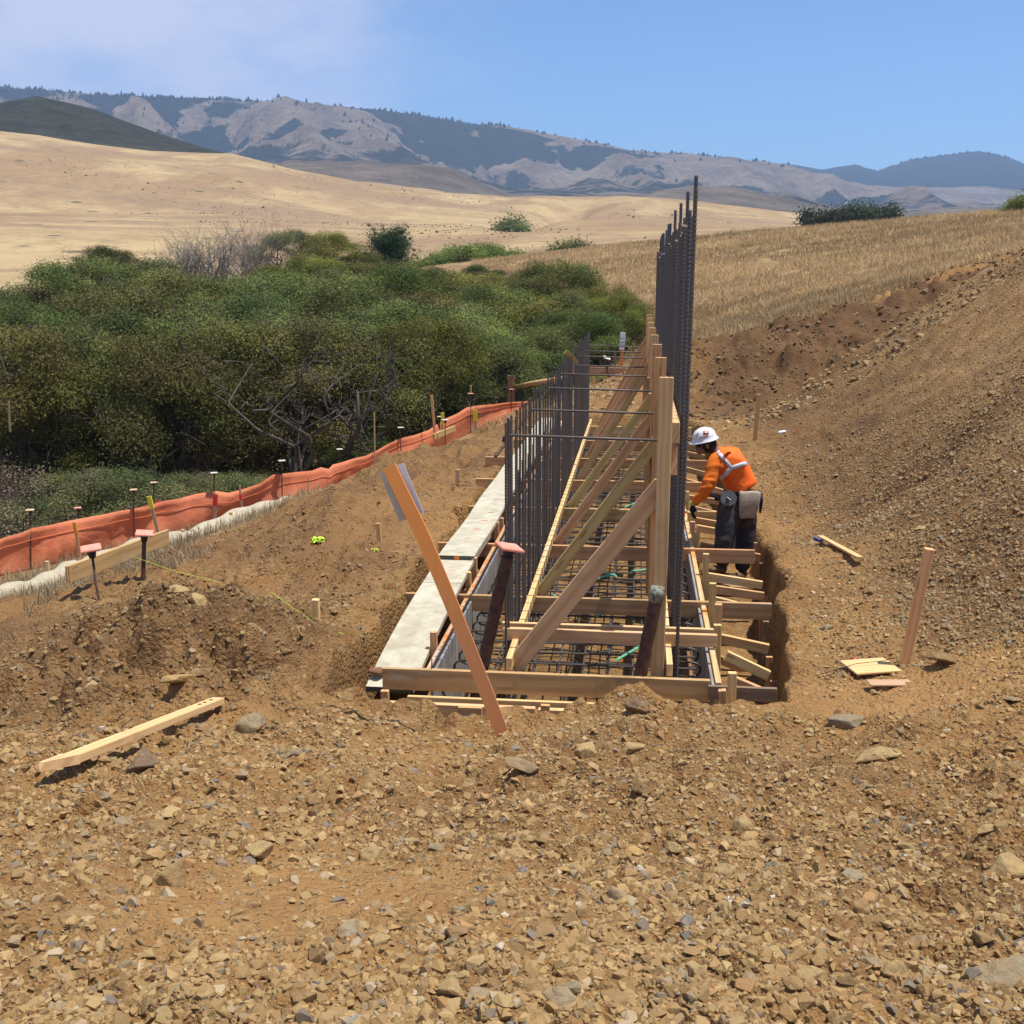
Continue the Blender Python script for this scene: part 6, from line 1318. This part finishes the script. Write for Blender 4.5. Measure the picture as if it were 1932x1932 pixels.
def band(name, pix, wd, mat, tree, parent, cen, n=14, offs=.006):
    """ribbon laid on a surface: rays from the south find where it sits"""
    P = []
    for i in range(len(pix)-1):
        for k in range(n): P.append(((pix[i][0]*(n-k)+pix[i+1][0]*k)/n, (pix[i][1]*(n-k)+pix[i+1][1]*k)/n))
    P.append(pix[-1]); rows = []
    for i, (a, b) in enumerate(P):
        a2, b2 = P[min(i+1, len(P)-1)]; a1, b1 = P[max(i-1, 0)]; L_ = math.hypot(a2-a1, b2-b1); nx_, ny_ = -(b2-b1)/L_, (a2-a1)/L_; row = []
        for s in (-.5, 0, .5):
            o_ = Vector(ony(a+nx_*wd*s, b+ny_*wd*s, 10.4)); d = (Vector(ony(a+nx_*wd*s, b+ny_*wd*s, 12))-o_).normalized(); h = tree.ray_cast(o_-cen, d)
            row.append(h[0]-d*offs if h[0] is not None else None)
        rows.append(row)
    V = []; F = []
    for i in range(len(rows)-1):
        for k in range(2):
            q = [rows[i][k], rows[i][k+1], rows[i+1][k+1], rows[i+1][k]]
            if any(v is None for v in q) or max((q[0]-q[2]).length, (q[1]-q[3]).length) > .12: continue
            b0 = len(V); V += [tuple(v) for v in q]; F.append((b0, b0+1, b0+2, b0+3))
    if not F: return
    me = bpy.data.meshes.new(name); me.from_pydata(V, [], F); bm = bmesh.new(); bm.from_mesh(me); bmesh.ops.remove_doubles(bm, verts=bm.verts, dist=.0005); bmesh.ops.recalc_face_normals(bm, faces=bm.faces); bm.to_mesh(me); bm.free()
    for p in me.polygons: p.use_smooth = True
    o = link(name, me, mat, parent, cen); md = o.modifiers.new('s', 'SOLIDIFY'); md.thickness = .003; md.offset = 0; return o
band('reflective_band', [(1337, 851), (1354, 852), (1380, 883)], 7.5, M_REFL, bvh, person, base)
band('reflective_band', [(1352, 912), (1380, 883), (1413, 872)], 8, M_REFL, bvh, person, base)
# trousers
tro = skin_mesh('trousers', (fix({'hip': (hipc, .135, .125), 'wst': (waist+Vector((.01, 0, -.03)), .125, .12), 'hl': (hl, .125, .125), 'tl': (hl.lerp(kl, .5), .115, .115), 'kl': (kl, .096, .096), 'cl': (kl.lerp(al, .5), .090, .090), 'al': (al, .080, .080), 'hr': (hr, .122, .122), 'tr': (hr.lerp(kr, .5), .112, .112), 'kr': (kr, .094, .094), 'cr': (kr.lerp(ar, .5), .088, .088), 'ar': (ar, .080, .080)}),
 [('hip', 'wst'), ('hip', 'hl'), ('hl', 'tl'), ('tl', 'kl'), ('kl', 'cl'), ('cl', 'al'), ('hip', 'hr'), ('hr', 'tr'), ('tr', 'kr'), ('kr', 'cr'), ('cr', 'ar')]), 3)
wrinkle(tro, .022, 7, 12); link('trousers', tro, M_JEANS, person, base)
def boot(a, tip, nm):
    d = (tip-a); L_ = d.length; bt_ = skin_mesh('boot', ({'an': (rel(a)+Vector((0, 0, .05)), .055, .055), 'he': (rel(a)+Vector((.02, 0, -.04)), .050, .045), 'mi': (rel(a.lerp(tip, .5))+Vector((0, 0, .005)), .050, .042), 'to': (rel(tip), .046, .034)}, [('an', 'he'), ('he', 'mi'), ('mi', 'to')]), 2)
    o = link('boot', bt_, M_BOOT, person, base)
    m_ = (a+tip)/2; board('sole', a+Vector((.06, 0, -.085)), tip+Vector((-.05, 0, -.035)), .092, .026, plain('boot_sole', (.11, .075, .045), .9), o)
boot(al+Vector((0, 0, .0)), W(1336, 1078, 11.12), 'l'); boot(ar+Vector((0, 0, .0)), W(1382, 1094, 11.36), 'r')
# what he stands on
o = board('foot_plank', W(1330, 1104, 11.15), W(1418, 1108, 11.5), .20, .038, W_OLD, None); tag(o, 'old plank under the boots of the worker, down in the trench', 'plank')
# hands with five fingers
def hand(wrist, dirv, palmn, curl, nm):
    d = dirv.normalized(); n = palmn.normalized(); s = d.cross(n).normalized(); n = s.cross(d).normalized(); J = {'w': (wrist, .026, .020), 'p': (wrist+d*.05, .036, .019), 'q': (wrist+d*.085, .036, .017)}; E_ = [('w', 'p'), ('p', 'q')]
    m0 = skin_mesh('palm', (fix(J), E_), 2); meshes = [m0]
    for f_ in range(4):
        o_ = (f_-1.5)*.019; L_ = [.068, .078, .074, .056][f_]; b0 = wrist+d*.072+s*o_; c1 = b0+(d*math.cos(curl*.4)+n*math.sin(curl*.4))*(L_*.5); c2 = c1+(d*math.cos(curl*1.1)+n*math.sin(curl*1.1))*(L_*.34); c3 = c2+(d*math.cos(curl*1.8)+n*math.sin(curl*1.8))*(L_*.28)
        meshes.append(skin_mesh('finger', (fix({'a': (b0, .010, .010), 'b': (c1, .0095, .0095), 'c': (c2, .009, .009), 'd': (c3, .0075, .0075)}), [('a', 'b'), ('b', 'c'), ('c', 'd')]), 1))
    b0 = wrist+d*.025+s*.026; c1 = b0+(s*.75+d*.6+n*.25).normalized()*.036; c2 = c1+(d*.85+n*.6+s*.1).normalized()*.030
    meshes.append(skin_mesh('thumb', (fix({'a': (b0, .012, .012), 'b': (c1, .0105, .0105), 'c': (c2, .0085, .0085)}), [('a', 'b'), ('b', 'c')]), 1))
    bm = bmesh.new()
    for m_ in meshes: bm.from_mesh(m_)
    me = bpy.data.meshes.new('glove'); bm.to_mesh(me); bm.free()
    for p in me.polygons: p.use_smooth = True
    g_ = link('glove', me, M_GLOVE, person, base); q = orient(d, (0, 0, 1)); cm = tube_me('cuff', [-d*.035, d*.012], [.036, .034], 12); link('cuff', cm, M_GLOVEC, g_, wrist); return g_
hand(wl, (W(1305, 975, 11.13)-wl), Vector((.75, .1, -.5)), .75, 'l'); hand(wr_, (W(1352, 938, 11.36)-wr_), Vector((-.2, .1, -1)), .6, 'r')
o = board('phone', W(1343, 932, 11.3), W(1358, 941, 11.33), .075, .012, M_BLACK, None, up=(-.2, -.3, 1)); tag(o, 'dark handheld device held in the right glove of the worker', 'handheld device')
# hard hat
def hat():
    up = (W(1322, 812, 11.32)-W(1333, 840, 11.32)).normalized(); up = Vector((-.22, -.12, .97)).normalized()
    q = orient(Vector((-.95, 0, -.2)), up); bm = bmesh.new(); N = 28; prof = [(.150, .0), (.142, .008), (.130, .016), (.126, .045), (.112, .088), (.085, .122), (.045, .143), (.012, .150)]
    rows = []
    for r_, z_ in prof:
        row = []
        for k in range(N):
            t = 6.283*k/N; brim = 1+(.16*max(0, math.cos(t))**3 if z_ < .01 else 0); rr0 = r_*brim; ridge = .004*max(0, math.cos(t*2))**8*(z_ > .04); row.append(bm.verts.new(((rr0*1.10)*math.cos(t), rr0*.90*math.sin(t), z_*1.0+ridge-(.012*max(0, math.cos(t)) if z_ < .01 else 0))))
        rows.append(row)
    for i in range(len(rows)-1):
        for k in range(N): bm.faces.new((rows[i][k], rows[i][(k+1) % N], rows[i+1][(k+1) % N], rows[i+1][k]))
    bm.faces.new(rows[-1]); bmesh.ops.recalc_face_normals(bm, faces=bm.faces); me = bpy.data.meshes.new('hard_hat'); bm.to_mesh(me); bm.free()
    for p in me.polygons: p.use_smooth = True
    me.transform(Matrix.Scale(.86, 4)); c = head+up*.040+Vector((.0, 0, 0)); o = link('hard_hat', me, M_HAT, person, c, q); o.modifiers.new('s', 'SOLIDIFY').thickness = .003
    R = q.to_matrix(); vv = [R @ v.co for v in me.vertices]; tree = BVHTree.FromPolygons(vv, [tuple(p.vertices) for p in me.polygons])
    me2 = tube_me('headband', [Vector((0, 0, -.035)), Vector((0, 0, .0))], [.094, .098], 20); link('headband', me2, M_BLACK, o, c, q)
    lump('ratchet_knob', c+R@Vector((-.075, -.088, -.018)), .021, M_WHITE, o, (1, .5, 1)); lump('side_pad', c+R@Vector((.03, -.11, -.02)), .025, M_WHITE, o, (1.3, .4, .9))
    band('sticker', [(1327, 816), (1337, 816)], 7, plain('red_sticker', (.55, .12, .06), .5), tree, o, c, 4, .003); band('sticker_letters', [(1329.5, 816), (1334.5, 816)], 3, M_WHITE, tree, o, c, 4, .006)
    band('sticker', [(1321, 825), (1337, 822)], 2.2, plain('rust_letters', (.55, .25, .16), .5), tree, o, c, 6, .003); band('sticker', [(1314, 822), (1318, 816)], 2.5, plain('grey_letters', (.30, .32, .40), .5), tree, o, c, 4, .003)
hat()
# belt, pouch, tie wire reel, tools
tube('belt', [waist+Vector((.178*math.cos(t)+.012, .168*math.sin(t), -.03-.02*math.cos(t))) for t in np.linspace(0, 6.283, 26)], .017, M_BLACK, person)
cp = W(1411, 952, 11.22); bm = bmesh.new(); bmesh.ops.create_cube(bm, size=1); bmesh.ops.subdivide_edges(bm, edges=list(bm.edges), cuts=5, use_grid_fill=True)
for v in bm.verts:
    t = v.co.z+.5; v.co.x *= .215*(.80+.20*t); v.co.y *= .09*(1-.15*math.cos(v.co.x*6)); v.co.z *= .27; v.co.x += .015*(1-t); v.co.z += .012*math.sin(v.co.x*22); v.co.y += -.02*math.sin(t*3.1)
    if t < .2: v.co.x *= .88
me = bpy.data.meshes.new('pouch'); bm.to_mesh(me); bm.free()
for p in me.polygons: p.use_smooth = True
po = link('pouch', me, M_BAG, person, cp); po.modifiers.new('b', 'SUBSURF').render_levels = 1; po.rotation_mode = 'XYZ'; po.rotation_euler = (0, .12, 0)
rc = W(1374, 940, 11.17); rq = orient((1, .15, 0), (.05, -.95, .25))
def disc(name, c, r, th, mat, parent, q):
    me = tube_me(name, [Vector((0, 0, -th/2)), Vector((0, 0, th/2))], [r, r], 26)
    for p in me.polygons: p.use_smooth = False
    return link(name, me, mat, parent, c, q)
ro = disc('wire_reel', rc, .078, .040, plain('grey_reel', (.10, .10, .10), .45, .2, 20., 0, .5), person, rq); disc('reel_hub', rc+Vector((0, -.027, .006)), .020, .012, M_BLACK, ro, rq); board('reel_handle', rc+Vector((-.015, -.036, .02)), rc+Vector((.02, -.036, -.012)), .012, .008, M_WHITE, ro)
o = tube('tool_holster', [W(1434, 925, 11.4), W(1437, 945, 11.38), W(1434, 968, 11.36)], [.022, .020, .013], M_BLACK, person)
lump('tool_handle', W(1430, 942, 11.33), .03, M_REFL, person, (.5, .5, 1.2))

# ------------------------------------------------------------------ air
def haze():
    bm = bmesh.new(); bmesh.ops.create_cube(bm, size=1); bmesh.ops.scale(bm, vec=(13600, 13600, 1000), verts=bm.verts); me = bpy.data.meshes.new('haze'); bm.to_mesh(me); bm.free()
    zmin = -420.; o = bpy.data.objects.new('haze', me); COL.objects.link(o); o.location = (0, 0, 520-500)
    m = bpy.data.materials.new('haze'); m.use_nodes = True; nt = m.node_tree; nt.nodes.clear(); out = nt.nodes.new('ShaderNodeOutputMaterial'); v = nt.nodes.new('ShaderNodeVolumePrincipled')
    v.inputs['Color'].default_value = (.45, .66, 1, 1); v.inputs['Density'].default_value = HAZE_D; v.inputs['Anisotropy'].default_value = .25
    nt.links.new(v.outputs[0], out.inputs['Volume']); me.materials.append(m); tag(o, 'thin bluish haze filling the air over the whole valley', 'haze', kind='stuff')
    try: m.volume_sampling = 'DISTANCE'
    except Exception: pass
HAZE_D = .00016
haze()
